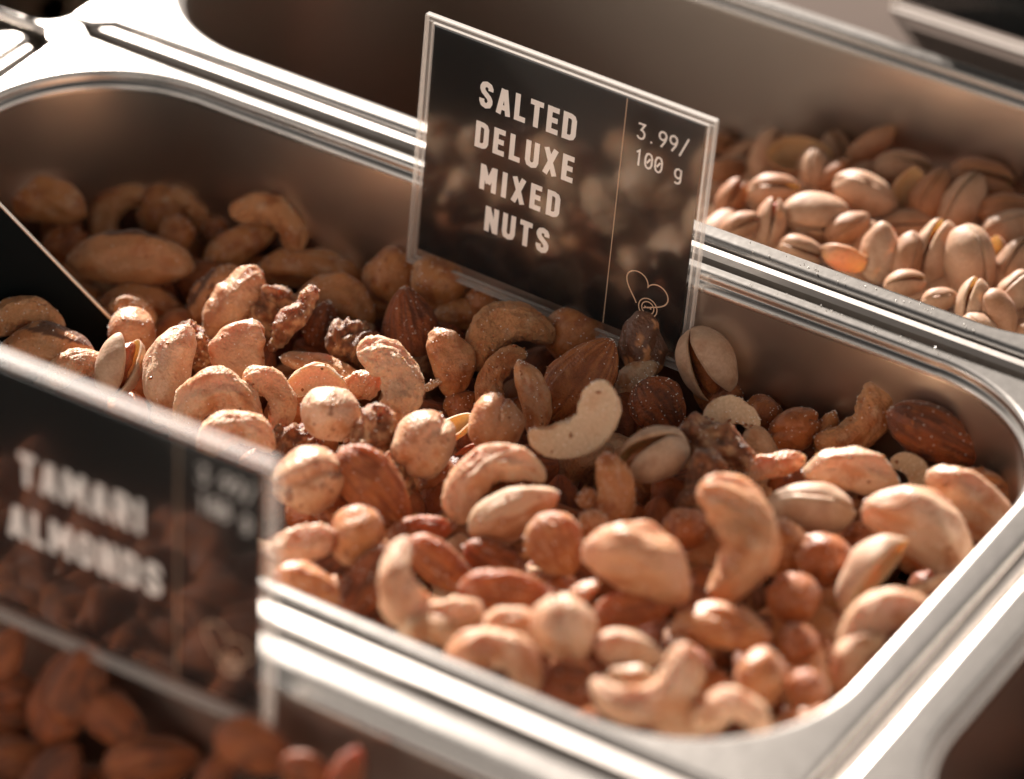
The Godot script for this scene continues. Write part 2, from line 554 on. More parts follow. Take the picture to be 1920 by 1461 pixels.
func price_card(at: Vector3, lean: float, turn: float, out: Array, paper: Array, label: String) -> Node3D:
	# out / paper: left, right, bottom, top of the clear holder and of the black paper in it, in mm from the pivot
	var o := thing("price_card")
	o.position = at * MM
	o.rotation = Vector3(-lean, 0, turn)
	tag(o, label, "price card", "black price cards in clear holders")
	var mid := Vector3((out[0] + out[1]) / 2, (out[2] + out[3]) / 2, 0) * MM
	var size := Vector3(out[1] - out[0] - 1.6, out[3] - out[2] - 1.6, 0.0) * MM
	for s in [-1, 1]:
		var sheet := PlaneMesh.new()
		sheet.size = Vector2(size.x, size.y)
		sheet.orientation = PlaneMesh.FACE_Z
		part("clear_sheet", sheet, M.pane, o).position = mid + Vector3(0, 0, 0.8 * s) * MM
	frame_edge(out[0], out[1], out[2], out[3], 0.42, 1.8, o, "holder_edge", M.edge)
	frame_edge(out[0] + 0.5, out[1] - 0.5, out[2] + 0.5, out[3] - 0.5, 1.35, 1.2, o, "holder_border", M.border)
	frame_edge(out[0] + 2.0, out[1] - 2.0, out[2] + 2.0, out[3] - 2.0, 0.22, 1.1, o, "pocket_seam", M.edge)
	var paper_mesh := box(Vector3(paper[1] - paper[0], paper[3] - paper[2], 0.3) * MM)
	part("card_paper", paper_mesh, M.card, o).position = Vector3((paper[0] + paper[1]) / 2, (paper[2] + paper[3]) / 2, 0.0) * MM
	return o


func build_cards():
	var z := 0.2 * MM
	var c := price_card(Vector3(-28, 9, -63.7), 0.08, -0.022, [-41.0, 40.6, -34.8, 35.2], [-38.3, 37.6, -30.2, 32.4], "black price card for salted deluxe mixed nuts in a clear holder")
	print_line("SALTED", Vector2(-24.2, 15.6) * MM, 27.6 * MM, 7.3 * MM, 1.42 * MM, 0.94, c, "lettering", M.ink, z)
	print_line("DELUXE", Vector2(-24.4, 4.4) * MM, 28.2 * MM, 7.2 * MM, 1.42 * MM, 0.94, c, "lettering", M.ink, z)
	print_line("MIXED", Vector2(-22.0, -6.6) * MM, 23.0 * MM, 7.0 * MM, 1.4 * MM, 0.94, c, "lettering", M.ink, z)
	print_line("NUTS", Vector2(-19.6, -17.6) * MM, 18.6 * MM, 7.0 * MM, 1.4 * MM, 0.94, c, "lettering", M.ink, z)
	print_line("3.99/", Vector2(19.8, 22.9) * MM, 14.4 * MM, 4.4 * MM, 0.5 * MM, 0.95, c, "price_print", M.ink, z, 2.95 * MM)
	print_line("100 g", Vector2(19.9, 15.9) * MM, 14.4 * MM, 4.3 * MM, 0.5 * MM, 0.95, c, "price_print", M.ink, z, 2.75 * MM)
	emblem(Vector2(27.0, -17.2) * MM, 11.0 * MM, c, z)
	part("fine_line", box(Vector3(0.16, 62.4, 0.1) * MM), M.gold, c).position = Vector3(16.3, 1.1, 0.2) * MM
	var t := price_card(Vector3(-23.7, 22.6, 117.2), 0.08, 0.014, [-43.0, 41.0, -33.8, 34.2], [-40.0, 37.6, -29.6, 30.4], "black price card for tamari almonds, out of focus at the front")
	print_line("TAMARI", Vector2(-25.2, 3.2) * MM, 32.4 * MM, 8.2 * MM, 1.7 * MM, 0.98, t, "lettering", M.ink, z)
	print_line("ALMONDS", Vector2(-28.2, -10.8) * MM, 40.4 * MM, 8.2 * MM, 1.7 * MM, 0.98, t, "lettering", M.ink, z)
	print_line("3.99/", Vector2(21.2, 21.8) * MM, 14.4 * MM, 4.4 * MM, 0.5 * MM, 0.95, t, "price_print", M.ink, z, 2.95 * MM)
	print_line("100 g", Vector2(21.4, 15.0) * MM, 14.4 * MM, 4.3 * MM, 0.5 * MM, 0.95, t, "price_print", M.ink, z, 2.75 * MM)
	emblem(Vector2(29.0, -16.0) * MM, 11.0 * MM, t, z)
	part("fine_line", box(Vector3(0.16, 59.8, 0.1) * MM), M.gold, t).position = Vector3(16.3, 0.4, 0.2) * MM
	price_card(Vector3(24.9, 26.9, -214.8), 0.04, 0.0, [-41.0, 41.0, -34.8, 35.2], [-38.5, 38.0, -31.0, 32.4], "black price card standing on the far rim behind the pistachios")


func build_scoop():
	var o := thing("scoop")
	tag(o, "black scoop blade stuck upright in the nuts near the far rounded end", "scoop")
	var a := Vector3(-122.7, -34.0, -8.4) * MM
	var b := Vector3(-145.0, -0.2, 5.5) * MM
	var across := Vector3(0.5292, 0.0000, 0.8485)
	var down := Vector3(-0.25, -0.94, 0.22).normalized()
	# blade: a slightly dished sheet between the straight edge and the buried side
	var pos := PackedVector3Array()
	var n := 16
	for s in 2:
		for i in n + 1:
			for j in n + 1:
				var u := float(i) / n
				var v := float(j) / n
				var p := a.lerp(b, u * 1.75 - 0.18) + down * v * 62.0 * MM
				p += across * (sin(v * PI) * 4.0 * MM + (0.6 if s == 0 else -0.6) * MM)
				pos.append(p)
	var idx := PackedInt32Array()
	var half := (n + 1) * (n + 1)
	for k in grid_index(n, n, false):
		idx.append(k)
	for k in grid_index(n, n, false, true):
		idx.append(k + half)
	part("blade", finish(pos, PackedColorArray(), idx), M.black, o)
	var rim := CylinderMesh.new()
	rim.top_radius = 0.62 * MM
	rim.bottom_radius = 0.62 * MM
	rim.radial_segments = 12
	rim.height = a.distance_to(b) * 1.75
	var e := part("blade_rim", rim, M.steel, o)
	var y := (b - a).normalized()
	var x := y.cross(across).normalized()
	e.transform = Transform3D(Basis(x, y, x.cross(y)), a.lerp(b, 0.695))


# ---------------------------------------------------------------- the nuts
const CREAM := Color(0.79, 0.585, 0.415)
const TAN := Color(0.58, 0.235, 0.075)
const BROWN := Color(0.37, 0.098, 0.025)
const DARK := Color(0.095, 0.030, 0.013)


func shade_of(tone: float) -> Color:
	if tone < 0.35:
		return CREAM.lerp(TAN, tone / 0.35)
	if tone < 0.65:
		return TAN.lerp(BROWN, (tone - 0.35) / 0.3)
	return BROWN.lerp(DARK, (tone - 0.65) / 0.35)


func nut_mesh(kind: String, size: float, wide: float, tone: float, seed_at: int, rings: int) -> ArrayMesh:
	var r := RandomNumberGenerator.new()
	r.seed = 1000 + seed_at * 7
	var segs := int(rings * (1.25 if kind.begins_with("almond") else 0.9))
	var off := Vector3(r.randf(), r.randf(), r.randf()) * 60.0
	var q1 := r.randf()
	var q2 := r.randf()
	var q3 := r.randf()
	var skinned := kind == "brazil_skin"
	var base := shade_of(tone if not skinned else 0.3)
	var dark := shade_of(min(1.0, tone + 0.3) if not skinned else 0.5)
	var pale := shade_of(max(0.0, tone - 0.2))
	var skin := Color(0.12, 0.05, 0.028)
	var bend := 0.0
	var arc := 1.2 + 0.5 * q1
	if kind == "cashew_arch":
		arc = 1.5
	var arch := 0.8 if kind == "cashew_arch" else 1.0
	var arc_r := 0.88 / (2.0 * arc)
	var bumpy := kind == "cashew_bumpy"
	var half := kind == "cashew_half"
	var shape := kind.get_slice("_", 0)
	if shape == "brazil":
		bend = 0.05 + 0.08 * q1
	var pos := PackedVector3Array()
	var col := PackedColorArray()
	for i in rings + 1:
		var u := 0.5 - 0.5 * cos(PI * i / rings)
		var w := 2.0 * u - 1.0
		for j in segs:
			var th := TAU * j / segs
			var cy := cos(th)
			var cz := sin(th)
			var p := Vector3.ZERO
			var c := base
			match shape:
				"cashew":
					var a := arc * w
					var rad := 0.162 * arch * (1.08 - 0.34 * u) * pow(max(0.0, 1.0 - pow(abs(w), 3.4)), 0.5)
					var out := Vector3(sin(a), cos(a), 0)
					var inner: float = max(0.0, -cy)
					p = out * (arc_r + cy * rad * (1.0 - 0.12 * inner)) + Vector3(0, 0, cz * rad * 0.92)
					var s := Vector3(a * 1.1, cy * 1.0, cz * 1.0) * 1.3 + off
					var amp := 0.022 if bumpy else 0.017
					p += (out * cy + Vector3(0, 0, cz)) * ((lo.get_noise_3dv(s * 0.9) * 0.026 + ridged.get_noise_3d(s.x * 1.7, s.y * 3.2, s.z * 3.2) * amp + (fine.get_noise_3dv(s * 6.0) * 0.012 if bumpy else 0.0)) * min(1.0, rad * 9.0))
					p += Vector3(0, 0.0, lo.get_noise_2d(a * 0.8 + off.x, off.y) * 0.05)
				"almond":
					var k: float = pow(max(0.0, 1.0 - pow(abs(w), 2.1)), 0.62) * (1.0 - 0.24 * w)
					var wy := 0.285 * k * (1.05 if kind != "almond_ridged" else 1.0)
					var wz := wy * 0.64
					p = Vector3(0.5 * w, cy * wy, cz * wz)
					var ridge := ridged.get_noise_3d(w * 0.9 + off.x, cy * 3.4 + off.y, cz * 3.4 + off.z)
					var g := 0.021 if kind == "almond" or kind == "almond_ridged" else 0.004
					p += Vector3(0, cy, cz) * (ridge * g + lo.get_noise_3d(w * 1.2 + off.x, cy + off.y, cz) * 0.018) * min(1.0, k * 1.4)
				"hazelnut":
					var k: float = sqrt(max(0.0, 1.0 - w * w)) * (1.0 - 0.13 * max(0.0, w) * w)
					p = Vector3(0.5 * w, cy * 0.47 * k, cz * 0.47 * k)
					var s := Vector3(w, cy * k, cz * k)
					p *= 1.0 + lo.get_noise_3dv(s * 0.9 + off) * 0.09 + fine.get_noise_3dv(s * 2.2 + off) * 0.025
					if kind == "hazelnut_cleft":
						var line: float = cy * k * (0.75 + 0.2 * q1) + 0.18 * w + (q2 - 0.5) * 0.5 + 0.10 * lo.get_noise_2d(w * 1.3 + off.x, off.z)
						p *= 1.0 - 0.13 * exp(-line * line / 0.012) * smoothstep(-0.6, 0.25, cz * k)
						p *= 1.0 + 0.05 * (1.0 if line > 0.0 else -1.0) * smoothstep(0.0, 0.4, abs(line)) * (q3 - 0.3)
				"brazil":
					var k: float = pow(max(0.0, 1.0 - pow(abs(w), 2.35)), 0.58) * (1.0 - 0.16 * w * (q2 - 0.2))
					var tri: float = 1.0 + 0.09 * cos(3.0 * th + q3 * 6.0) * (1.0 - 0.5 * abs(w))
					p = Vector3(0.5 * w, cy * 0.225 * k * tri + bend * (1.0 - w * w) - bend * 0.5, cz * 0.21 * k * tri)
					var s := Vector3(w * 1.1, cy * k, cz * k)
					p += Vector3(0, cy, cz) * (lo.get_noise_3dv(s * 1.3 + off) * 0.030 + fine.get_noise_3d(w * 2.0 + off.x, cy * 3.0, cz * 3.0 + off.y) * 0.010) * min(1.0, k * 2.0)
				"walnut":
					var stick := kind == "walnut_stick"
					var k: float = pow(max(0.0, 1.0 - pow(abs(w), 2.4)), 0.6)
					var b := 0.15 if stick else 0.30
					p = Vector3(0.5 * w, cy * b * k, cz * b * 0.85 * k)
					var s := p * (1.7 if not stick else 2.6) + off
					var f := ridged.get_noise_3dv(s) * 0.9 + ridged.get_noise_3dv(s * 2.3 + Vector3(4, 1, 7)) * 0.35 + lo.get_noise_3dv(p * 3.0 + off) * 0.5
					p += Vector3(0.35 * w, cy, cz) * f * (0.16 if not stick else 0.065) * min(1.0, k * 1.6)
					if stick:
						p += Vector3(0, 0.05 * sin(w * 3.0 + q1 * 6.0), 0.05 * cos(w * 4.0))
				"fragment":
					var k: float = pow(max(0.0, 1.0 - pow(abs(w), 3.2)), 0.5)
					p = Vector3(0.5 * w, cy * 0.25 * k, cz * 0.22 * k)
					for f in 4:
						var n := Vector3(sin(f * 2.3 + q1 * 6.0) * 0.7, cos(f * 1.9 + q2 * 6.0), sin(f * 3.1 + q3 * 6.0)).normalized()
						var d := p.dot(n) - 0.17 - 0.03 * f
						if d > 0.0:
							p -= n * d * 0.85
					p += p.normalized() * (ridged.get_noise_3dv(p * 3.2 + off) * 0.035 + lo.get_noise_3dv(p * 2.4 + off) * 0.03)
				"shard":
					var k: float = pow(max(0.0, 1.0 - pow(abs(w), 2.6)), 0.6)
					p = Vector3(0.5 * w, cy * 0.2 * k * (1.1 - 0.6 * u), cz * 0.08 * k)
			# colour over the base tone, which holds some shade: roast patches, remains of skin, salt dust
			var s2 := p * 3.2 + off
			var patch := fine.get_noise_3dv(s2 * 0.8)
			c = base.lerp(dark, smoothstep(0.02, 0.45, patch) * 0.7)
			c = c.lerp(pale, smoothstep(0.1, 0.6, fine.get_noise_3dv(s2 * 1.7 + Vector3(9, 3, 1))) * 0.5)
			match kind:
				"almond", "almond_ridged", "almond_split":
					var streak := fine.get_noise_3d(w * 0.7 + off.x, cy * 5.0 + off.y, cz * 5.0)
					c = c.lerp(dark, smoothstep(-0.05, 0.3, streak) * 0.75)
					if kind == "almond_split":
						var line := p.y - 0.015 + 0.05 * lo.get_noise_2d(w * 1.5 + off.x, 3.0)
						c = c.lerp(Color(0.70, 0.47, 0.30), smoothstep(-0.02, 0.02, line))  # pale upper side is sunlight painted into the colour
				"brazil_skin":
					var rest := (0.35 if tone < 0.35 else 1.0) * fine.get_noise_3d(w * 1.5 + off.x, p.y * 5.0 + off.y, p.z * 5.0) + 0.68 * smoothstep(0.11, 0.19, p.y) - 0.5 + (tone - 0.34) * 2.2
					c = c.lerp(skin, smoothstep(0.02, 0.10, rest) * 0.9)
				"walnut", "walnut_stick":
					var husk := fine.get_noise_3dv(p * 5.5 + off) + (tone - 0.45) * 0.7
					c = Color(0.60, 0.36, 0.19).lerp(Color(0.30, 0.115, 0.042), smoothstep(-0.45, 0.05, husk))
					c = c.lerp(Color(0.13, 0.045, 0.018), smoothstep(0.1, 0.4, husk) * 0.8)
				"cashew", "cashew_bumpy", "cashew_arch", "brazil":
					var dot := lo.get_noise_3dv(p * 15.0 + off)
					c = c.lerp(BROWN, smoothstep(0.66, 0.8, dot) * 0.6)
				"hazelnut", "hazelnut_cleft":
					c = c.lerp(pale, smoothstep(-0.62, -0.9, w) * 0.6)
					var flake := fine.get_noise_3dv(p * 4.2 + off * 1.3)
					c = c.lerp(Color(0.24, 0.075, 0.025), smoothstep(0.30 + 0.3 * q3, 0.36 + 0.3 * q3, flake) * 0.75)
			if half and p.z > 0.018:
				p.z = 0.018 + (p.z - 0.018) * 0.05
				c = Color(0.76, 0.56, 0.38).lerp(TAN, smoothstep(0.2, 0.6, patch) * 0.3)
			p.y *= wide if shape != "cashew" else 1.0
			if shape != "cashew":
				p.z *= lerp(1.0, wide, 0.5)
			pos.append(p)
			col.append(c)
	# centre it and give it its length
	var bound := AABB(pos[0], Vector3.ZERO)
	for p in pos:
		bound = bound.expand(p)
	var mid := bound.get_center()
	var k := size / bound.size.x
	var thick := Vector3.ONE if shape != "cashew" else Vector3(1, wide, lerp(1.0, wide, 0.6))
	for i in pos.size():
		pos[i] = (pos[i] - mid) * k * thick
	return finish(pos, col, grid_index(rings, segs, true), [[0, segs], [rings * segs, (rings + 1) * segs]])


func shell_mesh(size: float, wide: float, tone: float, seed_at: int, rings: int) -> ArrayMesh:
	# one half of a pistachio shell: a thin pointed bowl, open towards +y
	var off := Vector3(seed_at * 1.37, seed_at * 0.71, 2.0)
	var base := Color(0.70, 0.46, 0.32).lerp(Color(0.42, 0.17, 0.075), clamp((tone - 0.15) / 0.5, 0.0, 1.0))
	var stain := base.lerp(Color(0.34, 0.13, 0.05), 0.55)
	var pos := PackedVector3Array()
	var col := PackedColorArray()
	var segs := 20
	var row := 2 * (segs + 1)
	for i in rings + 1:
		var u := 0.5 - 0.5 * cos(PI * i / rings)
		var w := 2.0 * u - 1.0
		var k: float = pow(max(0.0, 1.0 - pow(abs(w), 2.2)), 0.6) * (1.0 - 0.14 * w)
		for j in row:
			var inside := j > segs
			var a := PI * (float(j) / segs if not inside else float(row - 1 - j) / segs)
			var f := 1.0 if not inside else 0.82
			var p := Vector3(0.5 * w * (1.0 if not inside else 0.97), -sin(a) * 0.30 * k * f * wide, cos(a) * 0.33 * k * f)
			p *= 1.0 + lo.get_noise_3dv(p * 3.0 + off) * 0.05
			pos.append(p * size)
			var c := base.lerp(stain, smoothstep(-0.05, 0.45, fine.get_noise_3dv(p * 3.0 + off)) * 0.7)
			if inside:
				c = Color(0.60, 0.36, 0.18)
			col.append(c)
	return finish(pos, col, grid_index(rings, row, true, true))


func nut_name(kind: String) -> Array:
	match kind.get_slice("_", 0):
		"cashew": return ["cashew", "cashew"]
		"almond": return ["almond", "almond"]
		"hazelnut": return ["hazelnut", "hazelnut"]
		"brazil": return ["brazil_nut", "brazil nut"]
		"walnut": return ["walnut_piece", "walnut piece"]
		"fragment", "shard": return ["nut_fragment", "nut piece"]
	return ["pistachio", "pistachio"]


func nut_look(kind: String) -> Material:
	match kind:
		"cashew_bumpy": return M.bumpy
		"cashew", "cashew_arch": return M.cashew
		"cashew_half": return M.shell
		"almond", "almond_ridged", "almond_split", "almond_blanched": return M.almond
		"walnut", "walnut_stick": return M.walnut
	return M.nut


func place(kind: String, at: Vector3, turn: Vector3, size: float, wide: float, tone: float, label: String, group: String, seed_at: int, rings: int):
	var o: Node3D
	if kind == "pistachio" or kind == "pistachio_open":
		o = thing("pistachio")
		tag(o, label, "pistachio", group)
		var r := RandomNumberGenerator.new()
		r.seed = 50 + seed_at
		var gape := r.randf_range(0.0, 0.07) if kind == "pistachio" else 0.17
		for s in 2:
			var h := part("shell", shell_mesh(size * MM, wide, tone + r.randf_range(-0.03, 0.03), seed_at * 2 + s, int(rings * 0.6)), M.shell, o)
			# hinged at the -x end
			var b := Basis(Vector3.RIGHT, PI * s) * Basis(Vector3.BACK, -gape)
			h.transform = Transform3D(b, Vector3(-0.5 * size * MM, 0, 0) - b * Vector3(-0.5 * size * MM, 0, 0))
		var kern := part("kernel", nut_mesh("brazil", size * 0.8 * MM, 0.95, 0.5 + 0.2 * r.randf(), seed_at, 22), M.nut, o)
		kern.position = Vector3(0.02 * size * MM, 0, 0)
	elif kind == "pistachio_shell":
		o = whole("pistachio_shell", shell_mesh(size * MM, wide, tone, seed_at, int(rings * 0.7)), M.shell)
		tag(o, label, "pistachio shell", group)
	else:
		var n := nut_name(kind)
		o = whole(n[0], nut_mesh(kind, size * MM, wide, tone, seed_at, rings), nut_look(kind))
		tag(o, label, n[1], group)
	o.position = at * MM
	o.rotation_degrees = turn
	if rings > 50 and o is MeshInstance3D and kind != "pistachio_shell":
		top_nuts.append(o)


func build_mixed_nuts():
	var rows := [  # brazil and cashew tones hold some shade: browner in the corner, paler in sun
		["brazil", -170.4, -33.0, -41.1, -15.9, 29.6, -5.6, 23.5, 1.15, 0.34, "plump brown brazil nut at the shaded rounded bin end"],
		["cashew", -158.4, -39.4, -55.7, -21.7, 48.2, 41.5, 22.4, 0.90, 0.30, "dark tan cashew slanting beside the plump nut in the shaded corner"],
		["hazelnut_cleft", -147.1, -38.9, -62.2, -35.8, 32.0, 21.4, 15.1, 1.00, 0.42, "cleft tan nut under an arching cashew in the shaded corner"],
		["cashew", -140.1, -35.5, -63.1, -27.8, 24.9, -34.9, 16.2, 0.90, 0.30, "arched brown cashew behind the cleft nut, against the end wall"],
		["hazelnut", -134.5, -35.9, -50.5, -35.8, 32.0, 81.3, 10.4, 1.00, 0.45, "small round nut on the far end of the largest brazil nut"],
		["brazil_skin", -135.5, -34.1, -32.9, -45.8, 32.4, -1.9, 32.8, 0.95, 0.34, "largest golden brazil nut with a dark skin strip on top"],
		["hazelnut", -169.7, -44.2, -46.7, -35.8, 32.0, 1.3, 12.6, 1.00, 0.55, "dim round brown nut just behind the scoop edge, upper of two"],
		["hazelnut", -162.0, -43.3, -39.0, -35.8, 32.0, 1.3, 12.7, 1.00, 0.55, "dim round brown nut just behind the scoop edge, lower of two"],
		["brazil", -120.0, -37.2, -56.8, -35.8, 32.0, 33.4, 21.9, 0.95, 0.34, "smooth brown brazil nut leaning up toward the steel back wall"],
		["cashew", -111.2, -27.3, -61.0, -35.8, 32.0, -30.7, 22.0, 0.90, 0.30, "tan cashew bowed against the steel back wall"],
		["hazelnut", -130.7, -39.8, -63.2, -35.8, 32.0, 1.3, 8.4, 1.00, 0.55, "tiny dark nut in the gap by the back wall"],
		["brazil", -97.4, -36.8, -59.6, -55.7, 34.2, -5.3, 29.1, 0.80, 0.34, "long dull brown brazil nut lying along the back wall"],
		["brazil", -82.0, -33.1, -48.0, -35.8, 32.0, -12.7, 21.2, 1.20, 0.33, "pale smooth brazil nut in front of the long dull one"],
		["brazil_skin", -110.9, -34.4, -32.8, -35.8, 32.0, 56.4, 18.8, 0.95, 0.40, "upright brazil nut with a dark lower edge beside the broken peanut"],
		["cashew", -134.9, -26.9, 10.0, -35.8, 32.0, -3.6, 19.7, 1.10, 0.30, "curved nut poking out beneath the black scoop"],
		["brazil_skin", -123.3, -28.9, 14.4, -35.8, 32.0, -12.7, 25.5, 1.00, 0.34, "cracked skinned brazil nut between scoop and front card"],
		["cashew", -121.1, -33.2, -15.2, -35.8, 32.0, -18.6, 12.6, 1.05, 0.30, "wrinkled pale cashew end at the tip of the scoop edge"],
		["brazil", -127.7, -42.3, -27.4, -35.8, 32.0, -10.6, 23.7, 1.00, 0.34, "shaded smooth brazil nut under the wrinkled cashew end"],
		["hazelnut", -113.1, -31.1, -3.8, -35.8, 32.0, -58.6, 13.4, 0.95, 0.25, "pale seamed nut behind the upright pistachio"],
		["pistachio_open", -104.3, -27.7, 12.8, -19.3, 67.1, 54.5, 15.8, 0.95, 0.20, "upright open pistachio with reddish kernel, above the front card"],
		["brazil", -92.0, -24.9, 10.1, -35.8, 32.0, 79.3, 22.6, 1.15, 0.12, "tall sunlit blanched brazil nut standing beside the open pistachio"],
		["walnut", -97.7, -31.2, -8.2, -35.8, 32.0, -58.6, 12.4, 0.80, 0.45, "small crinkled walnut bit between upright pale nuts"],
		["fragment", -97.9, -28.1, -25.5, -35.8, 32.0, 56.4, 21.2, 1.00, 0.22, "broken pale nut piece with a chipped flat foot"],
		["brazil", -84.8, -28.4, -8.8, -35.8, 32.0, 86.3, 16.7, 1.70, 0.18, "broad sunlit nut with a crossing shadow under the broken piece"],
		["walnut", -88.1, -29.6, -28.5, -35.8, 32.0, 71.3, 14.5, 1.10, 0.30, "crinkled walnut chunk beside the twisted walnut stick"],
		["walnut_stick", -78.8, -24.7, -23.5, -35.8, 32.0, 59.3, 19.6, 0.80, 0.30, "thin twisted walnut stick jutting upward"],
		["almond", -79.0, -34.3, -36.3, -24.3, 64.2, 59.8, 13.3, 1.10, 0.74, "dark almond in shade behind the twisted walnut stick"],
		["walnut", -65.5, -30.1, -29.8, -35.8, 32.0, -8.7, 12.8, 1.15, 0.62, "small dark-topped walnut nugget before the upright almond"],
		["almond", -56.7, -30.1, -42.5, -35.8, 32.0, 98.3, 21.3, 1.12, 0.72, "glossy ridged brown almond standing upright at centre of the pile"],
		["hazelnut", -74.3, -31.8, -61.8, -35.8, 32.0, 21.4, 16.2, 1.00, 0.40, "round tan nut near the bottom corner of the black price card"],
		["brazil", -77.2, -39.2, -56.6, -35.8, 32.0, 1.3, 16.2, 1.00, 0.34, "shaded tan nut behind the upright almond"],
		["hazelnut", -61.0, -28.9, -62.3, -35.8, 32.0, -13.6, 15.0, 1.00, 0.38, "bumpy round hazelnut touching the lower edge of the price card"],
		["brazil", -51.2, -33.6, -59.6, -35.8, 32.0, -6.6, 16.3, 1.15, 0.34, "smooth tan nut tucked behind the large bumpy cashew"],
		["hazelnut", -48.1, -30.5, -63.1, -35.8, 32.0, 1.3, 9.7, 1.00, 0.50, "brown nut end peeping under the price card"],
		["cashew_bumpy", -32.2, -23.6, -47.5, -35.8, 32.0, 23.4, 23.2, 1.25, 0.30, "large bumpy cashew hooked just below the price card"],
		["brazil", -38.2, -27.4, -34.0, -35.8, 32.0, -73.7, 17.9, 1.25, 0.30, "smooth upright tan nut beside the ridged almond"],
		["cashew_bumpy", -39.1, -19.2, -9.4, -35.8, 32.0, -76.6, 24.1, 1.05, 0.12, "sunlit wrinkled cashew curling at the middle of the pile"],
		["shard", -38.8, -30.1, -27.4, -35.8, 32.0, 31.3, 8.0, 0.70, 0.20, "thin pale sliver sticking out behind the wrinkled cashew"],
		["hazelnut", -43.6, -18.5, 10.4, -35.8, 32.0, -13.6, 14.5, 0.96, 0.08, "glossy round blanched hazelnut in full sun"],
		["cashew", -72.9, -23.4, 14.5, -10.9, 30.0, -3.8, 21.8, 1.25, 0.12, "sunlit arched cashew above the front card"],
		["cashew", -63.2, -24.1, 6.2, -35.8, 32.0, -66.7, 17.8, 1.00, 0.16, "sunlit cashew standing on end next to the arched one"],
		["cashew_half", -60.0, -26.6, -8.1, -16.0, 28.9, -7.3, 15.2, 1.15, 0.14, "crumpled sunlit cashew half behind the blanched hazelnut"],
		["brazil", -64.8, -31.5, -19.0, -35.8, 32.0, -18.6, 24.2, 0.55, 0.22, "thin pale nut sliver lying diagonally behind crumpled cashew"],
		["fragment", -53.8, -30.6, -16.9, -35.8, 32.0, 1.3, 11.4, 1.10, 0.18, "sunlit nut end left of the wrinkled curled cashew"],
		["walnut", -52.0, -29.0, 13.4, -35.8, 32.0, 1.3, 13.9, 0.80, 0.70, "dark walnut crumbs in the hollow under the blanched hazelnut"],
		["walnut", -31.9, -20.7, 10.1, -35.8, 32.0, 73.3, 16.0, 0.75, 0.30, "pale knobbly walnut stub in front of curled cashew"],
		["hazelnut_cleft", -20.2, -20.1, 6.2, -35.8, 32.0, 61.3, 16.4, 0.95, 0.14, "large split hazelnut with folded skin, sunlit"],
		["pistachio_shell", -22.7, -26.1, -10.1, -0.2, 51.5, 25.0, 10.8, 1.00, 0.20, "thin curled shell behind the split hazelnut"],
		["hazelnut_cleft", -11.0, -21.3, -11.3, -35.8, 32.0, 86.3, 14.8, 0.95, 0.28, "creased tan hazelnut above the big arched cashew"],
		["cashew", -26.4, -28.6, -34.9, -35.8, 32.0, 66.3, 19.4, 0.90, 0.30, "necked tan cashew shaded behind the creased hazelnut"],
		["hazelnut", -32.1, -36.7, -29.6, -35.8, 32.0, 1.3, 10.4, 1.00, 0.55, "dark nut in the hollow behind the split hazelnut"],
		["brazil", -9.5, -22.0, -25.7, -35.8, 32.0, -76.6, 19.8, 0.80, 0.30, "slender tan nut standing beside the cut half cashew"],
		["hazelnut", -20.3, -28.5, -61.8, -35.8, 32.0, -18.6, 16.8, 1.00, 0.46, "bumpy brown cashew back under the logo of the price card"],
		["almond", -6.4, -24.5, -41.7, -35.8, 32.0, 53.4, 24.4, 1.05, 0.52, "large ridged reddish almond leaning behind the cut half cashew"],
		["cashew_half", 11.9, -12.7, -11.2, -35.8, 32.0, -141.7, 23.5, 1.05, 0.11, "cut half cashew showing its flat cream face"],
		["brazil_skin", 0.1, -21.6, -61.5, -35.8, 32.0, 66.3, 19.5, 1.45, 0.62, "split brazil nut with dark skin and cream patches below the logo"],
		["brazil", 1.4, -27.6, -53.8, -35.8, 32.0, 39.4, 12.9, 1.10, 0.11, "small cream blanched half kernel below the split dark brazil nut"],
		["pistachio_open", 17.6, -20.8, -60.2, -20.2, 2.7, -52.5, 18.2, 1.05, 0.30, "open pistachio standing against the back wall beside the price card"],
		["almond", 14.0, -26.3, -44.7, -35.8, 32.0, -53.6, 15.8, 1.35, 0.70, "dark smooth almond in the shade between half cashew and pistachio"],
		["hazelnut", 20.5, -30.7, -62.3, -35.8, 32.0, 1.3, 12.9, 1.00, 0.55, "shaded brown nut under the standing pistachio"],
		["cashew_half", 32.1, -22.0, -44.8, -35.8, 32.0, 21.4, 14.7, 1.20, 0.15, "pale folded nut cap above the dark walnut"],
		["hazelnut", 34.2, -28.5, -58.6, -35.8, 32.0, 1.3, 10.5, 1.00, 0.55, "dark brown hazelnut by the back wall"],
		["hazelnut_cleft", 45.7, -25.5, -53.5, -35.8, 32.0, 31.3, 14.2, 0.85, 0.55, "dark grooved nut between hazelnut and boot-shaped cashew"],
		["pistachio_open", 28.9, -16.8, -16.9, -67.9, -10.7, -121.2, 16.3, 1.05, 0.22, "open pistachio with orange kernel facing the viewer, mid pile"],
		["walnut", 37.4, -19.9, -31.2, -35.8, 32.0, -28.6, 19.9, 0.75, 0.50, "brown crinkled walnut ridge behind the big blurred cashew"],
		["walnut", 42.8, -19.8, -15.4, -35.8, 32.0, 76.3, 18.4, 0.70, 0.82, "darkest walnut half drooping beside the big blurred cashew"],
		["fragment", 52.6, -18.9, -31.3, -35.8, 32.0, 16.3, 15.1, 0.80, 0.20, "pale chipped nut next to the dark walnut"],
		["cashew", 60.0, -20.8, -60.8, -35.8, 32.0, -130.7, 24.7, 0.95, 0.30, "boot-shaped cashew leaning on the back wall near the rounded corner"],
		["brazil", 51.9, -27.3, -58.1, -35.8, 32.0, 81.3, 12.7, 1.00, 0.34, "shaded tan nut behind the boot-shaped cashew"],
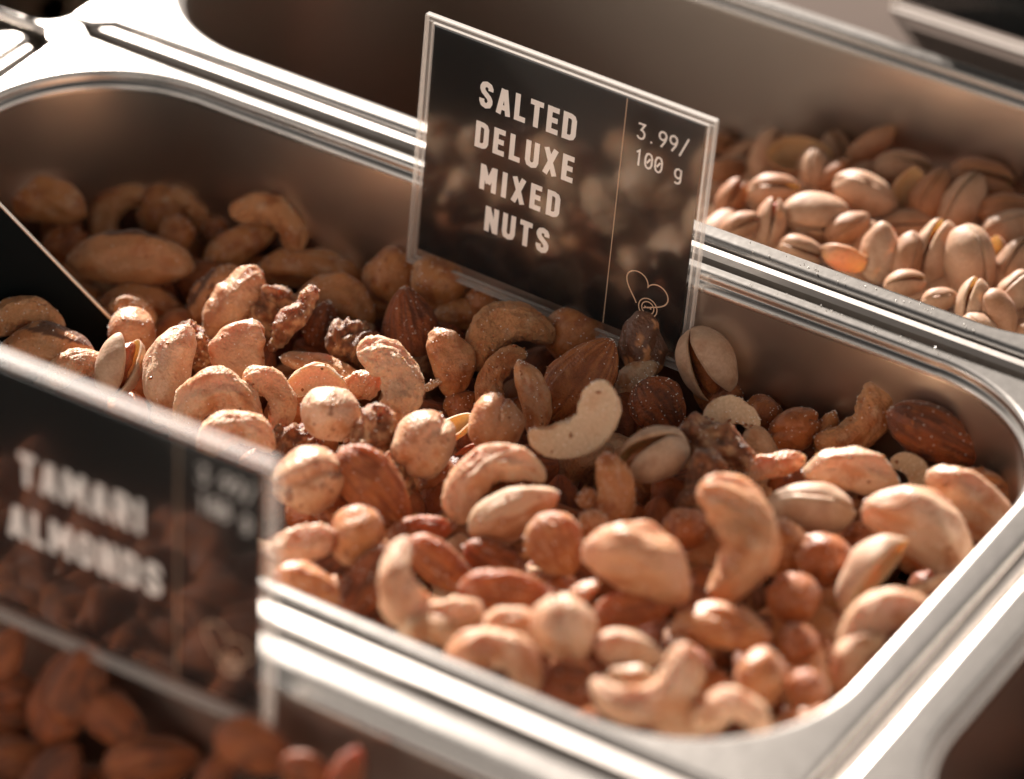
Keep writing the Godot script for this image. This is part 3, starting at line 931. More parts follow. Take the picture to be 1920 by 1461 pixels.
		["almond", 80.0, -17.5, -61.2, -12.6, 21.5, -20.3, 27.0, 0.78, 0.74, "dark almond lying along the rounded corner of the bin"],
		["brazil", 69.7, -17.0, -37.9, -35.8, 32.0, -8.7, 23.2, 0.95, 0.11, "white-sunned brazil nut with a tiny pit, pointing at corner"],
		["cashew_half", 78.3, -23.1, -52.1, -35.8, 32.0, -58.6, 11.4, 1.20, 0.20, "small cupped nut half behind the white-sunned brazil nut"],
		["pistachio", 69.3, -16.1, -18.5, -63.5, 38.9, 167.9, 20.1, 0.95, 0.20, "pale closed pistachio with orange underside"],
		["brazil", 96.4, -13.4, -23.3, -35.8, 32.0, -36.7, 29.5, 1.15, 0.11, "biggest pale nut lying by the bin corner rim"],
		["brazil", 99.4, -16.1, -40.4, -35.8, 32.0, -40.7, 25.5, 1.05, 0.14, "pale nut wedged between biggest pale nut and end rim"],
		["brazil", 99.9, -21.2, -53.2, -35.8, 32.0, -43.6, 18.6, 0.80, 0.34, "brown nut edge hidden along the end rim"],
		["cashew", 67.6, -5.7, 11.6, -35.8, 32.0, -82.7, 29.0, 1.18, 0.27, "big out-of-focus cashew curving in the shade"],
		["hazelnut", 70.1, -18.3, -4.5, -35.8, 32.0, 91.3, 13.5, 1.00, 0.36, "round tan nut tucked behind the big out-of-focus cashew"],
		["hazelnut", 80.3, -17.6, -5.2, -35.8, 32.0, 1.3, 14.1, 0.90, 0.55, "shiny chestnut-coloured hazelnut below the closed pistachio"],
		["hazelnut", 78.8, -26.8, -26.6, -35.8, 32.0, 1.3, 9.5, 1.00, 0.55, "dark reddish nut behind the shiny chestnut-coloured one"],
		["pistachio_shell", 95.3, -13.4, -0.8, -46.3, 9.2, -113.5, 22.4, 1.10, 0.16, "large pale shell cupping orange, by the end rim"],
		["brazil", 104.8, -17.2, -10.0, -35.8, 32.0, 19.4, 13.1, 0.60, 0.12, "thin pale nut end touching the end rim"],
		["cashew", 105.9, -8.7, 18.2, -28.1, 39.4, 37.4, 24.2, 1.15, 0.14, "pale cashew heaped against the end rim"],
		["cashew", 106.3, -12.1, 29.2, -35.8, 32.0, 71.3, 16.1, 1.10, 0.20, "pale tan cashew low against the end rim"],
		["hazelnut", 82.6, -15.6, 12.9, -35.8, 32.0, 11.4, 12.0, 1.00, 0.55, "chestnut hazelnut with a dark dot"],
		["hazelnut", 90.2, -17.5, 24.2, -35.8, 32.0, 1.3, 9.5, 1.00, 0.55, "small red-brown hazelnut below the dotted one"],
		["hazelnut", 92.8, -11.3, 45.0, -35.8, 32.0, 76.3, 12.8, 0.95, 0.33, "oval tan hazelnut close to the near corner"],
		["hazelnut", 102.3, -11.7, 42.6, -35.8, 32.0, 1.3, 9.1, 1.00, 0.55, "little glossy orange hazelnut by the near corner rim"],
		["cashew", 94.4, -8.3, 61.2, -35.8, 32.0, -2.6, 16.8, 1.10, 0.12, "pale nut back peeking over the near corner rim"],
		["cashew_arch", 78.5, -6.1, 67.5, -35.8, 32.0, -156.6, 24.1, 1.05, 0.14, "pale hooked cashew at the near rim"],
		["fragment", 68.4, -14.2, 59.3, -35.8, 32.0, 11.4, 11.2, 1.30, 0.15, "pale blunt nut behind the hooked cashew at the near rim"],
		["fragment", 74.2, -16.6, 44.4, -35.8, 32.0, -58.6, 12.1, 0.90, 0.30, "tan nut between hooked cashew and oval hazelnut"],
		["hazelnut", 79.4, -22.3, 42.4, -35.8, 32.0, 1.3, 9.3, 1.00, 0.55, "dark nut in the gap behind the near corner"],
		["almond", 57.4, -16.7, 64.9, -35.8, 32.0, -6.6, 14.9, 1.10, 0.65, "brown almond with a bright glint at the near rim"],
		["almond_blanched", 64.2, -11.9, 52.6, -35.8, 32.0, -12.7, 15.6, 0.90, 0.12, "pale slim blanched almond near the front rim"],
		["brazil", 75.5, -13.1, 32.7, -35.8, 32.0, -4.7, 22.8, 0.95, 0.34, "smooth tan blunt-ended nut under the big out-of-focus cashew"],
		["almond", 55.6, -15.3, 36.1, -16.0, 35.3, 7.9, 17.8, 0.80, 0.52, "narrow brown almond under the big cone-shaped nut"],
		["brazil", 27.7, -19.1, -1.7, -35.8, 32.0, -84.7, 19.0, 1.00, 0.33, "tan tube-like nut standing behind the cone-shaped nut"],
		["brazil", 54.1, -5.7, 30.9, -35.8, 32.0, -26.7, 26.0, 1.30, 0.26, "big cone-shaped pale nut, out of focus"],
		["hazelnut", 47.7, -19.7, 0.0, -35.8, 32.0, 1.3, 11.1, 1.00, 0.55, "dull brown hazelnut between cone-shaped nut and big cashew"],
		["hazelnut", 22.2, -21.4, 1.1, -35.8, 32.0, 1.3, 5.6, 1.00, 0.30, "pea-sized tan nut crumb, upper of a pair"],
		["hazelnut", 29.2, -19.4, 10.6, -35.8, 32.0, 1.3, 6.8, 1.00, 0.30, "pea-sized tan nut crumb, lower of a pair"],
		["almond_ridged", 28.8, -15.7, 26.2, -35.8, 32.0, -58.6, 15.5, 1.45, 0.30, "oval ridged tan nut showing fine stripes"],
		["almond_split", 15.3, -14.8, 22.5, -26.7, 36.7, 22.9, 22.4, 0.85, 0.25, "almond with sunlit top painted pale, orange below, under the arched cashew"],
		["cashew_arch", 3.7, -14.0, 15.5, -27.0, 37.4, 26.5, 25.0, 1.00, 0.13, "big pale arched cashew in front of the split hazelnut"],
		["hazelnut", -19.3, -33.3, 1.5, -35.8, 32.0, 1.3, 11.3, 1.00, 0.55, "dark reddish nut behind the big arched cashew"],
		["almond", -19.5, -19.0, 27.4, -24.9, 20.0, -40.6, 23.3, 0.95, 0.52, "long brown almond slanting down beside pale walnut rim"],
		["walnut", -22.4, -26.8, 15.2, -35.8, 32.0, -53.6, 13.1, 0.80, 0.30, "pale walnut edge behind the long slanting almond"],
		["hazelnut_cleft", -33.0, -18.6, 34.2, -35.8, 32.0, 26.4, 17.9, 0.90, 0.18, "split pale nut with two layers beside the front card corner"],
		["hazelnut", -31.1, -23.0, 22.9, -35.8, 32.0, 81.3, 6.4, 0.90, 0.10, "tiny white nut bit beside the long slanting almond"],
		["almond", -32.5, -29.0, 26.0, -35.8, 32.0, 61.3, 13.6, 0.90, 0.70, "reddish almond shaded under the split pale nut"],
		["hazelnut", -11.2, -17.4, 46.8, -35.8, 32.0, 71.3, 14.2, 0.90, 0.34, "orange-tan hazelnut above the dark slanting almond"],
		["fragment", -19.7, -17.6, 55.6, -35.8, 32.0, 21.4, 15.0, 1.10, 0.10, "white knobbly nut cluster beside the front card"],
		["brazil", -10.5, -18.4, 66.2, -35.8, 32.0, -26.7, 16.6, 1.15, 0.34, "smooth tan nut end at the front rim beside the card"],
		["almond", -2.8, -21.5, 54.0, -35.8, 32.0, 59.3, 19.1, 0.85, 0.68, "dark almond standing beside the hooked pale cashew"],
		["cashew_arch", 18.2, -10.5, 64.9, -35.8, 32.0, 139.3, 26.2, 1.15, 0.14, "hooked pale cashew at the front rim"],
		["cashew", 23.5, -13.8, 70.3, -35.8, 32.0, 6.4, 13.9, 1.10, 0.11, "sunlit nut back just over the front rim"],
		["almond", 9.5, -19.2, 43.2, -19.1, 19.5, -30.8, 19.6, 0.80, 0.52, "brown almond with a bright edge pointing to the hooked cashew"],
		["almond", -3.7, -22.7, 31.2, -16.0, 35.3, 7.9, 15.3, 0.80, 0.56, "flat brown almond lying under the arched cashew"],
		["almond", 16.9, -21.2, 32.3, -35.8, 32.0, -20.7, 15.6, 0.85, 0.60, "orange-brown almond beside the oval ridged nut"],
		["almond", 29.8, -14.5, 48.0, -10.8, 30.8, -2.2, 21.6, 0.80, 0.52, "long almond with a pale upper edge near the front rim"],
		["hazelnut", 30.6, -26.5, 27.8, -35.8, 32.0, 1.3, 10.1, 1.00, 0.55, "brown nut behind the long pale-edged almond"],
		["fragment", 42.4, -16.2, 37.0, -35.8, 32.0, 41.3, 8.8, 0.90, 0.25, "small pale nut tip above the round pale cluster"],
		["hazelnut_cleft", 50.6, -8.6, 57.5, -35.8, 32.0, -68.6, 15.6, 0.95, 0.13, "round pale nut of the front cluster, brightest highlight"],
		["cashew", 38.6, -13.3, 59.5, -35.8, 32.0, 6.4, 16.2, 1.20, 0.12, "pale nut leaning on the round pale one at front"],
		["cashew", 43.2, -9.3, 73.2, -35.8, 32.0, -12.7, 21.7, 1.05, 0.16, "arched pale cashew half overhanging the front rim"],
		["brazil", 9.9, -24.5, 56.3, -35.8, 32.0, 1.3, 9.5, 1.00, 0.30, "tan nut bottom hidden between hooked cashew and front rim"],
		["cashew", -58.7, -19.7, 27.9, -35.8, 32.0, 6.4, 18.7, 1.15, 0.11, "bleached nut back rising just over the front card"],
		["cashew", -113.1, -29.1, 16.9, -35.8, 32.0, 9.3, 16.8, 1.10, 0.11, "bleached nut back behind the front card edge"],
	]
	var n := 0
	for r in rows:
		place(r[0], Vector3(r[1], r[2], r[3]), Vector3(r[4], r[5], r[6]), r[7], r[8], r[9], r[10], "nuts on top of the mixed nut bin", n, 58)
		n += 1
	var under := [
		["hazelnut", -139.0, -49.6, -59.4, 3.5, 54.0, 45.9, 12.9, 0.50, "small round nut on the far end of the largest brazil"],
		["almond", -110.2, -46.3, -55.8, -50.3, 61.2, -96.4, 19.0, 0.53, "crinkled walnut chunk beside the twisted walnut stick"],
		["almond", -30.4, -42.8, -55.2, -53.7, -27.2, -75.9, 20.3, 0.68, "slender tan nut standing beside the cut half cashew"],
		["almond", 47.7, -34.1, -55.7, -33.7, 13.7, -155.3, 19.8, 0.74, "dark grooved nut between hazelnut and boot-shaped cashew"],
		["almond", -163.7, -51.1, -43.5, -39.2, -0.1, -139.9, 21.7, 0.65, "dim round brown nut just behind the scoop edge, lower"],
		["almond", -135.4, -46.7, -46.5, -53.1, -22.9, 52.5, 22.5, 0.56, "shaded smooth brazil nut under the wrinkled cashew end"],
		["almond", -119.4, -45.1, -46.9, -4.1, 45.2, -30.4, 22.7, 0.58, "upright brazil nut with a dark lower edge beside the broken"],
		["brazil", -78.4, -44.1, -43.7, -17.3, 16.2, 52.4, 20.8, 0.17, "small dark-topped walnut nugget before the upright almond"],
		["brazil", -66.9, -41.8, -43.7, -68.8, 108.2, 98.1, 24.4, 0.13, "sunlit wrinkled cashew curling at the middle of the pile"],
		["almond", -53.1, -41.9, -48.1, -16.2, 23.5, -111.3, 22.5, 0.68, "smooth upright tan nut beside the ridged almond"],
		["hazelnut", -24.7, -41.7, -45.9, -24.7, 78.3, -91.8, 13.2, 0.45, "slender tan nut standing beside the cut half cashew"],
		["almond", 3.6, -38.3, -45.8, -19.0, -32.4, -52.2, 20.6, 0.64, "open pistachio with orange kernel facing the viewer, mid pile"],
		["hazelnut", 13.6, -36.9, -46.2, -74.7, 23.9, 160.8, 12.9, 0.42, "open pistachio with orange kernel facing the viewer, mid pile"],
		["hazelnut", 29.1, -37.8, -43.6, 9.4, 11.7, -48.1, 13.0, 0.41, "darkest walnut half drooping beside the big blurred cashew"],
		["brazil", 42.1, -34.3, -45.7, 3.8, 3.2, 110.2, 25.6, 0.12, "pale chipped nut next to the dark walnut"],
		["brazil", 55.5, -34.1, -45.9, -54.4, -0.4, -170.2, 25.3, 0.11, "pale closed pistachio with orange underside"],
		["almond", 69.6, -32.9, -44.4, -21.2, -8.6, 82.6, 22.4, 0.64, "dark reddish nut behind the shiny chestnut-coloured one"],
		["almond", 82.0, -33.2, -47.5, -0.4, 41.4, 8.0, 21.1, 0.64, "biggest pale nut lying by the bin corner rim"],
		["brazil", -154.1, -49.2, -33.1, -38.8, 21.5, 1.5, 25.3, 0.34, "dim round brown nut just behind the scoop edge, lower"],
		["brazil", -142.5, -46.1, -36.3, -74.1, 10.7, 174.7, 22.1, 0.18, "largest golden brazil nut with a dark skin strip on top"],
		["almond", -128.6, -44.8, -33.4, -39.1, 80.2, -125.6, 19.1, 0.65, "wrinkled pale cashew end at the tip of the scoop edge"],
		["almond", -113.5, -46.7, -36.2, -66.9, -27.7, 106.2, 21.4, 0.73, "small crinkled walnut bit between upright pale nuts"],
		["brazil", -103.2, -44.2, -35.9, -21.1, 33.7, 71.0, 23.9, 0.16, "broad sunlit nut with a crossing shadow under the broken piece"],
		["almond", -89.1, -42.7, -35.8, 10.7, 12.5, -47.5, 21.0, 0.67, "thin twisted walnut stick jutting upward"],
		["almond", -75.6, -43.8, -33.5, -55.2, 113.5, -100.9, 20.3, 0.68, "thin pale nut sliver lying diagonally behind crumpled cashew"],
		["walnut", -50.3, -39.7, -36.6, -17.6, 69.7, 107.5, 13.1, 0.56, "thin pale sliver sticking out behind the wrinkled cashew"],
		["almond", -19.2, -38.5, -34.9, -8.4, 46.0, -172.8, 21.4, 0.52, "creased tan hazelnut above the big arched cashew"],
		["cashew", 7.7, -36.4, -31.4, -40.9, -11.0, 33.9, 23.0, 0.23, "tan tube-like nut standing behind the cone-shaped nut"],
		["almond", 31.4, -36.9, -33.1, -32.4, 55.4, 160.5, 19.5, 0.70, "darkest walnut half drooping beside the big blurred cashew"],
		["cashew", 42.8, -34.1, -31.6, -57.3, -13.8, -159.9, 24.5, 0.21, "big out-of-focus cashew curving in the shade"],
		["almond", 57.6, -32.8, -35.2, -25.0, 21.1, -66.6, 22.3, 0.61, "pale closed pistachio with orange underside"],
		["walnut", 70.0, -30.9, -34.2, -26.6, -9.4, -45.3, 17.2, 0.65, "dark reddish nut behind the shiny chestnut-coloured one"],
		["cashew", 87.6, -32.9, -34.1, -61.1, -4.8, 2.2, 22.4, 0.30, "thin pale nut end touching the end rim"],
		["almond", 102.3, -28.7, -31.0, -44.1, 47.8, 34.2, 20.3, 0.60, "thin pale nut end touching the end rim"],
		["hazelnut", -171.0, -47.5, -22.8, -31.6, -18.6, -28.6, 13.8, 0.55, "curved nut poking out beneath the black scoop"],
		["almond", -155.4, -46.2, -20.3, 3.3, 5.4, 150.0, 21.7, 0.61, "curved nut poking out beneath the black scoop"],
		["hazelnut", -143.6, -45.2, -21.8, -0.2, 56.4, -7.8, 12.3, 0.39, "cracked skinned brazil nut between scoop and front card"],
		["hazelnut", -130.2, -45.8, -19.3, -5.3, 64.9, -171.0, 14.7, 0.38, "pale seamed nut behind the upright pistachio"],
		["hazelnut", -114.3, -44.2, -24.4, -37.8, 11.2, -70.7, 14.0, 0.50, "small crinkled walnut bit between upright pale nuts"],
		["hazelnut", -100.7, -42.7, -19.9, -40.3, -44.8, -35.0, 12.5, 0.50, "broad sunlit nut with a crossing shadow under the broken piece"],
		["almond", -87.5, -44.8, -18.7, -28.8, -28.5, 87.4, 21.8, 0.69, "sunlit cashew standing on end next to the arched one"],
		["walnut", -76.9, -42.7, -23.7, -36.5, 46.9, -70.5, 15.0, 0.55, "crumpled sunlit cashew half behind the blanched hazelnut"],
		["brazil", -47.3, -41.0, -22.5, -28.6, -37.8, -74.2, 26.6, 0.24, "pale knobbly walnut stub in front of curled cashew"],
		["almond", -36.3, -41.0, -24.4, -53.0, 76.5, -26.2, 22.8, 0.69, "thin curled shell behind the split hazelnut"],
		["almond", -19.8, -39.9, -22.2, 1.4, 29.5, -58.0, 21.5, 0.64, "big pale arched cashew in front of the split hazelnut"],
		["almond", -7.9, -35.9, -20.1, -45.9, 104.2, -113.8, 19.8, 0.69, "almond with sunlit top painted pale, orange below, under the arched cashew"],
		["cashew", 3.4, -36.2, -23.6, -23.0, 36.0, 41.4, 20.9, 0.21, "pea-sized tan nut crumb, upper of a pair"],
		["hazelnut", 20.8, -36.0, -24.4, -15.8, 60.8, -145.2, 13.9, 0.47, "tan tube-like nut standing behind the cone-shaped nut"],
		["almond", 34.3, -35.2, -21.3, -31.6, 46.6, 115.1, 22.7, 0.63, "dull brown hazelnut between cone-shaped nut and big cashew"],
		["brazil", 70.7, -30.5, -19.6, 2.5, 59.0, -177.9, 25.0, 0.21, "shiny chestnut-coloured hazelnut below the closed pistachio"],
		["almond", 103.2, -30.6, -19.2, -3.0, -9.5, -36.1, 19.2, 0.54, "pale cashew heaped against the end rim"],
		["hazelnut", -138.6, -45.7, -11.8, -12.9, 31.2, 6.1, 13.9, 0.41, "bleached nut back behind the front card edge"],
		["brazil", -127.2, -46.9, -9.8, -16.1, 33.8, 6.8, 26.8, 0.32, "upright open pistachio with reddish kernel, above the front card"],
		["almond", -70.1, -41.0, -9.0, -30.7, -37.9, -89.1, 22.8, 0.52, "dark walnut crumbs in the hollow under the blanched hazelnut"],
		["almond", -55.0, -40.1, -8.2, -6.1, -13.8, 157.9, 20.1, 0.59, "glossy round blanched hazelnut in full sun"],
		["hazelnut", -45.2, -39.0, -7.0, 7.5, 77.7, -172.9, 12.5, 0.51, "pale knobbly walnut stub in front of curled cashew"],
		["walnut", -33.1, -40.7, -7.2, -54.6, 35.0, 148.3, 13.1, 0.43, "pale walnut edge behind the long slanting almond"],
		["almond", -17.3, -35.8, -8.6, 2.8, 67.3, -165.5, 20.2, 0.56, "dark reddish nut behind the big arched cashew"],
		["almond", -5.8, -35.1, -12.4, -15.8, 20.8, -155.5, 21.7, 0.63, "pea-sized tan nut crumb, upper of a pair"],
		["almond", 10.4, -37.1, -7.1, -31.3, 31.0, 95.2, 20.5, 0.73, "oval ridged tan nut showing fine stripes"],
		["almond", 26.5, -33.7, -9.8, -7.0, 22.2, -13.0, 19.6, 0.55, "tan tube-like nut standing behind the cone-shaped nut"],
		["almond", 34.9, -35.6, -11.8, -10.6, 11.4, 98.1, 22.0, 0.58, "big cone-shaped pale nut, out of focus"],
		["brazil", 51.9, -33.1, -7.1, -28.9, 35.7, -58.0, 25.6, 0.31, "big out-of-focus cashew curving in the shade"],
		["hazelnut", 76.6, -33.0, -10.4, -52.0, 30.7, 101.1, 13.8, 0.36, "chestnut hazelnut with a dark dot"],
		["cashew", -148.8, -45.1, 4.3, -38.9, 57.7, 44.4, 23.7, 0.22, "curved nut poking out beneath the black scoop"],
		["hazelnut", -111.0, -44.0, 0.1, -64.3, 43.5, 96.3, 12.7, 0.60, "upright open pistachio with reddish kernel, above the front card"],
		["brazil", -54.4, -41.4, 2.1, -12.4, 54.3, 77.4, 25.9, 0.31, "split pale nut with two layers beside the front card corner"],
		["brazil", -41.3, -37.0, 4.7, -41.2, 40.8, -171.4, 21.2, 0.16, "tiny white nut bit beside the long slanting almond"],
		["almond", -24.8, -37.8, 2.6, -53.1, -54.5, 126.9, 20.0, 0.69, "pale walnut edge behind the long slanting almond"],
		["almond", -14.5, -35.3, 3.1, -56.8, 45.4, 64.8, 22.1, 0.68, "flat brown almond lying under the arched cashew"],
		["almond", 13.5, -34.1, 0.2, -17.1, 22.6, 9.2, 19.1, 0.55, "pea-sized tan nut crumb, lower of a pair"],
		["hazelnut", 23.7, -35.5, 1.3, -29.5, 28.5, -85.0, 12.3, 0.43, "pea-sized tan nut crumb, lower of a pair"],
		["hazelnut", 55.1, -31.9, 4.8, -18.7, -30.1, 133.0, 12.5, 0.58, "smooth tan blunt-ended nut under the big out-of-focus cashew"],
		["walnut", 65.4, -31.4, 4.1, -16.1, 23.9, 46.0, 13.9, 0.67, "smooth tan blunt-ended nut under the big out-of-focus cashew"],
		["brazil", 80.2, -30.7, 4.2, -75.2, 92.9, -52.5, 25.6, 0.33, "small red-brown hazelnut below the dotted one"],
		["cashew", -140.4, -44.1, 13.9, -29.7, 50.7, -171.5, 20.6, 0.19, "cracked skinned brazil nut between scoop and front card"],
		["cashew", -127.8, -44.8, 14.0, -49.5, -49.8, -72.1, 21.9, 0.11, "bleached nut back behind the front card edge"],
		["almond", -112.0, -41.3, 16.2, -10.5, 4.3, -33.8, 21.1, 0.55, "bleached nut back behind the front card edge"],
		["hazelnut", -102.0, -40.8, 13.7, -28.5, -36.9, 92.9, 12.2, 0.42, "tall sunlit blanched brazil nut standing beside the open pistachio"],
		["cashew", -85.5, -40.3, 13.6, -7.7, -4.8, -74.2, 22.2, 0.17, "bleached nut back rising just over the front card"],
		["almond", -70.4, -38.6, 12.6, -54.8, 98.5, 110.5, 21.2, 0.63, "bleached nut back rising just over the front card"],
		["almond", -58.8, -38.5, 13.5, -5.3, 28.3, -166.9, 19.7, 0.58, "split pale nut with two layers beside the front card corner"],
		["brazil", -32.6, -37.9, 15.5, -20.5, 27.8, -19.5, 26.8, 0.12, "long brown almond slanting down beside pale walnut rim"],
		["almond", -18.6, -35.7, 17.5, -29.7, 64.6, -91.7, 21.1, 0.62, "long brown almond slanting down beside pale walnut rim"],
		["walnut", -4.8, -35.5, 14.5, -33.7, 1.5, -52.5, 16.2, 0.70, "brown almond with a bright edge pointing to the hooked cashew"],
		["walnut", 10.4, -34.4, 14.2, -48.5, 46.9, -72.3, 14.0, 0.67, "orange-brown almond beside the oval ridged nut"],
		["almond", 23.5, -34.8, 14.0, -21.7, 59.8, 161.9, 21.4, 0.71, "brown nut behind the long pale-edged almond"],
		["almond", 34.6, -32.8, 15.8, -41.8, 64.3, -56.1, 19.9, 0.64, "small pale nut tip above the round pale cluster"],
		["almond", 60.5, -32.4, 15.5, -56.0, 51.9, 74.2, 20.3, 0.58, "smooth tan blunt-ended nut under the big out-of-focus cashew"],
		["almond", 72.8, -29.3, 14.1, 15.5, 50.8, -10.5, 19.3, 0.70, "oval tan hazelnut close to the near corner"],
		["hazelnut", 89.9, -28.2, 14.9, -10.7, 70.0, 39.6, 12.4, 0.52, "small red-brown hazelnut below the dotted one"],
		["hazelnut", 100.2, -29.0, 15.2, -62.4, 56.0, -118.0, 14.8, 0.39, "pale tan cashew low against the end rim"],
		["brazil", -123.8, -42.7, 29.7, -34.8, 104.2, -141.4, 21.2, 0.26, "cracked skinned brazil nut between scoop and front card"],
		["almond", -105.2, -43.0, 25.9, -60.4, 118.6, 73.0, 19.6, 0.67, "upright open pistachio with reddish kernel, above the front card"],
		["cashew", -93.4, -40.4, 29.8, -64.5, 23.3, 21.5, 22.6, 0.21, "upright open pistachio with reddish kernel, above the front card"],
		["almond", -83.4, -42.2, 27.2, -73.0, -43.0, -89.2, 21.6, 0.70, "sunlit arched cashew above the front card"],
		["almond", -66.6, -41.0, 28.8, -6.0, 9.2, 6.6, 20.9, 0.65, "white knobbly nut cluster beside the front card"],
		["hazelnut", -54.5, -39.8, 24.3, -58.9, 55.3, -96.8, 13.2, 0.47, "split pale nut with two layers beside the front card corner"],
		["hazelnut", -38.7, -35.5, 25.7, -21.1, -12.0, 158.7, 13.6, 0.58, "reddish almond shaded under the split pale nut"],
		["almond", -26.9, -36.2, 28.3, -41.3, 66.6, 113.0, 19.5, 0.54, "orange-tan hazelnut above the dark slanting almond"],
		["hazelnut", -11.9, -34.5, 28.4, -55.7, 62.4, -163.4, 13.2, 0.38, "flat brown almond lying under the arched cashew"],
		["brazil", 3.5, -35.7, 28.5, -42.8, -3.1, 118.9, 21.9, 0.15, "brown almond with a bright edge pointing to the hooked cashew"],
		["brazil", 15.8, -32.3, 27.4, -34.0, 58.1, 161.2, 23.0, 0.13, "long almond with a pale upper edge near the front rim"],
		["hazelnut", 43.4, -32.2, 25.8, -53.6, 29.6, 116.6, 12.8, 0.45, "narrow brown almond under the big cone-shaped nut"],
		["almond", 56.7, -32.2, 26.0, -48.5, 98.6, 57.7, 21.0, 0.67, "pale slim blanched almond near the front rim"],
		["walnut", 65.2, -29.7, 25.0, -34.6, 42.4, -164.9, 18.0, 0.55, "tan nut between hooked cashew and oval hazelnut"],
		["almond", 83.2, -30.7, 27.2, -54.5, 117.5, 45.8, 19.9, 0.59, "pale nut back peeking over the near corner rim"],
		["brazil", 93.2, -26.5, 25.2, -51.4, 86.2, 54.9, 23.3, 0.30, "little glossy orange hazelnut by the near corner rim"],
		["almond", -114.6, -43.8, 39.1, -37.2, 76.9, 91.8, 21.9, 0.54, "cracked skinned brazil nut between scoop and front card"],
		["almond", -101.2, -42.5, 40.9, -10.3, 31.2, -63.0, 21.1, 0.56, "tall sunlit blanched brazil nut standing beside the open pistachio"],
		["hazelnut", -90.4, -40.2, 38.4, -40.6, 84.7, -67.2, 14.4, 0.61, "bleached nut back rising just over the front card"],
		["almond", -74.9, -40.8, 40.5, -38.4, 85.5, 47.7, 21.4, 0.53, "pale seamed nut behind the upright pistachio"],
		["almond", -64.7, -40.3, 36.9, -49.7, -4.1, 113.3, 19.3, 0.61, "smooth tan nut end at the front rim beside the card"],
		["hazelnut", -50.6, -38.0, 41.1, -29.7, 37.9, 20.6, 14.1, 0.42, "white knobbly nut cluster beside the front card"],
		["hazelnut", -34.2, -37.4, 42.0, 1.5, 61.5, 24.3, 14.6, 0.50, "smooth tan nut end at the front rim beside the card"],
		["almond", -21.1, -33.7, 40.6, -58.9, -17.4, 77.4, 20.1, 0.71, "dark almond standing beside the hooked pale cashew"],
		["almond", 19.5, -34.3, 36.8, -1.1, 53.9, -112.6, 19.5, 0.71, "pale nut leaning on the round pale one at front"],
		["almond", 48.0, -30.6, 40.8, -11.3, 61.1, 7.0, 19.7, 0.63, "brown almond with a bright glint at the near rim"],
		["almond", 73.9, -28.8, 39.9, -29.4, -16.4, 119.6, 21.5, 0.56, "dark nut in the gap behind the near corner"],
		["almond", 84.8, -29.6, 37.4, 13.8, 43.1, -27.8, 19.2, 0.67, "little glossy orange hazelnut by the near corner rim"],
		["hazelnut", 102.4, -25.9, 39.4, -25.4, 0.3, 56.6, 14.3, 0.37, "little glossy orange hazelnut by the near corner rim"],
		["walnut", -111.5, -41.1, 49.6, -40.1, 15.4, -155.0, 12.2, 0.57, "bleached nut back behind the front card edge"],
		["hazelnut", -101.2, -40.2, 49.4, 5.8, -7.2, -25.2, 13.7, 0.46, "sunlit arched cashew above the front card"],
		["almond", -85.0, -38.6, 51.1, -64.6, -2.6, 83.6, 20.1, 0.53, "broad sunlit nut with a crossing shadow under the broken piece"],
		["hazelnut", -60.0, -35.9, 51.1, -56.1, -35.9, 60.0, 13.9, 0.35, "dark walnut crumbs in the hollow under the blanched hazelnut"],
		["almond", -47.2, -37.9, 53.1, 4.9, -0.4, -178.7, 20.0, 0.73, "reddish almond shaded under the split pale nut"],
		["cashew", -29.0, -33.9, 53.3, -58.8, 86.6, -113.6, 22.7, 0.17, "smooth tan nut end at the front rim beside the card"],
		["cashew", -19.2, -34.8, 51.8, -19.0, 26.7, -31.8, 21.6, 0.17, "white knobbly nut cluster beside the front card"],
		["almond", -4.3, -35.4, 52.7, -65.6, -48.3, -54.2, 19.8, 0.68, "tan nut bottom hidden between hooked cashew and front rim"],
		["brazil", 48.6, -31.9, 51.8, -11.9, 58.7, -109.4, 24.7, 0.22, "brown almond with a bright glint at the near rim"],
		["cashew", 75.0, -27.0, 49.1, -58.6, 90.4, 118.4, 24.3, 0.17, "pale hooked cashew at the near rim"],
		["cashew", -8.5, -32.5, 60.6, -31.2, 66.6, -138.4, 21.3, 0.24, "dark almond standing beside the hooked pale cashew"],
		["cashew", 43.3, -28.7, 65.5, -48.0, 61.6, -24.9, 21.1, 0.17, "arched pale cashew half overhanging the front rim"],
		["hazelnut", 57.5, -29.5, 63.1, -5.8, 72.1, 23.0, 12.3, 0.50, "brown almond with a bright glint at the near rim"],
		["almond", -131.1, -55.6, -44.6, -76.4, 146.1, -150.9, 23.0, 0.67, "broken pale nut piece with a chipped flat foot"],
		["almond", -76.9, -50.6, -46.3, -34.6, 30.1, 4.4, 19.1, 0.55, "small dark-topped walnut nugget before the upright almond"],
		["almond", -47.8, -48.9, -43.3, -26.1, 35.1, -148.1, 20.4, 0.73, "thin pale sliver sticking out behind the wrinkled cashew"],
		["almond", 20.6, -45.2, -43.8, -29.2, -8.0, -92.4, 22.5, 0.69, "brown crinkled walnut ridge behind the big blurred cashew"],
		["cashew", -168.6, -57.6, -32.0, -10.1, 75.8, -156.9, 22.8, 0.13, "dim round brown nut just behind the scoop edge, lower"],
		["almond", -60.9, -48.0, -35.2, -64.2, 100.7, -83.6, 21.1, 0.58, "sunlit wrinkled cashew curling at the middle of the pile"],
		["almond", -48.5, -48.0, -33.8, -40.6, 65.8, 149.8, 20.0, 0.71, "large split hazelnut with folded skin, sunlit"],
		["hazelnut", -61.6, -49.0, -23.4, -62.0, 97.1, 65.4, 13.7, 0.30, "glossy round blanched hazelnut in full sun"],
		["almond", -49.0, -46.1, -23.8, -55.3, 48.6, -13.1, 21.0, 0.73, "pale knobbly walnut stub in front of curled cashew"],
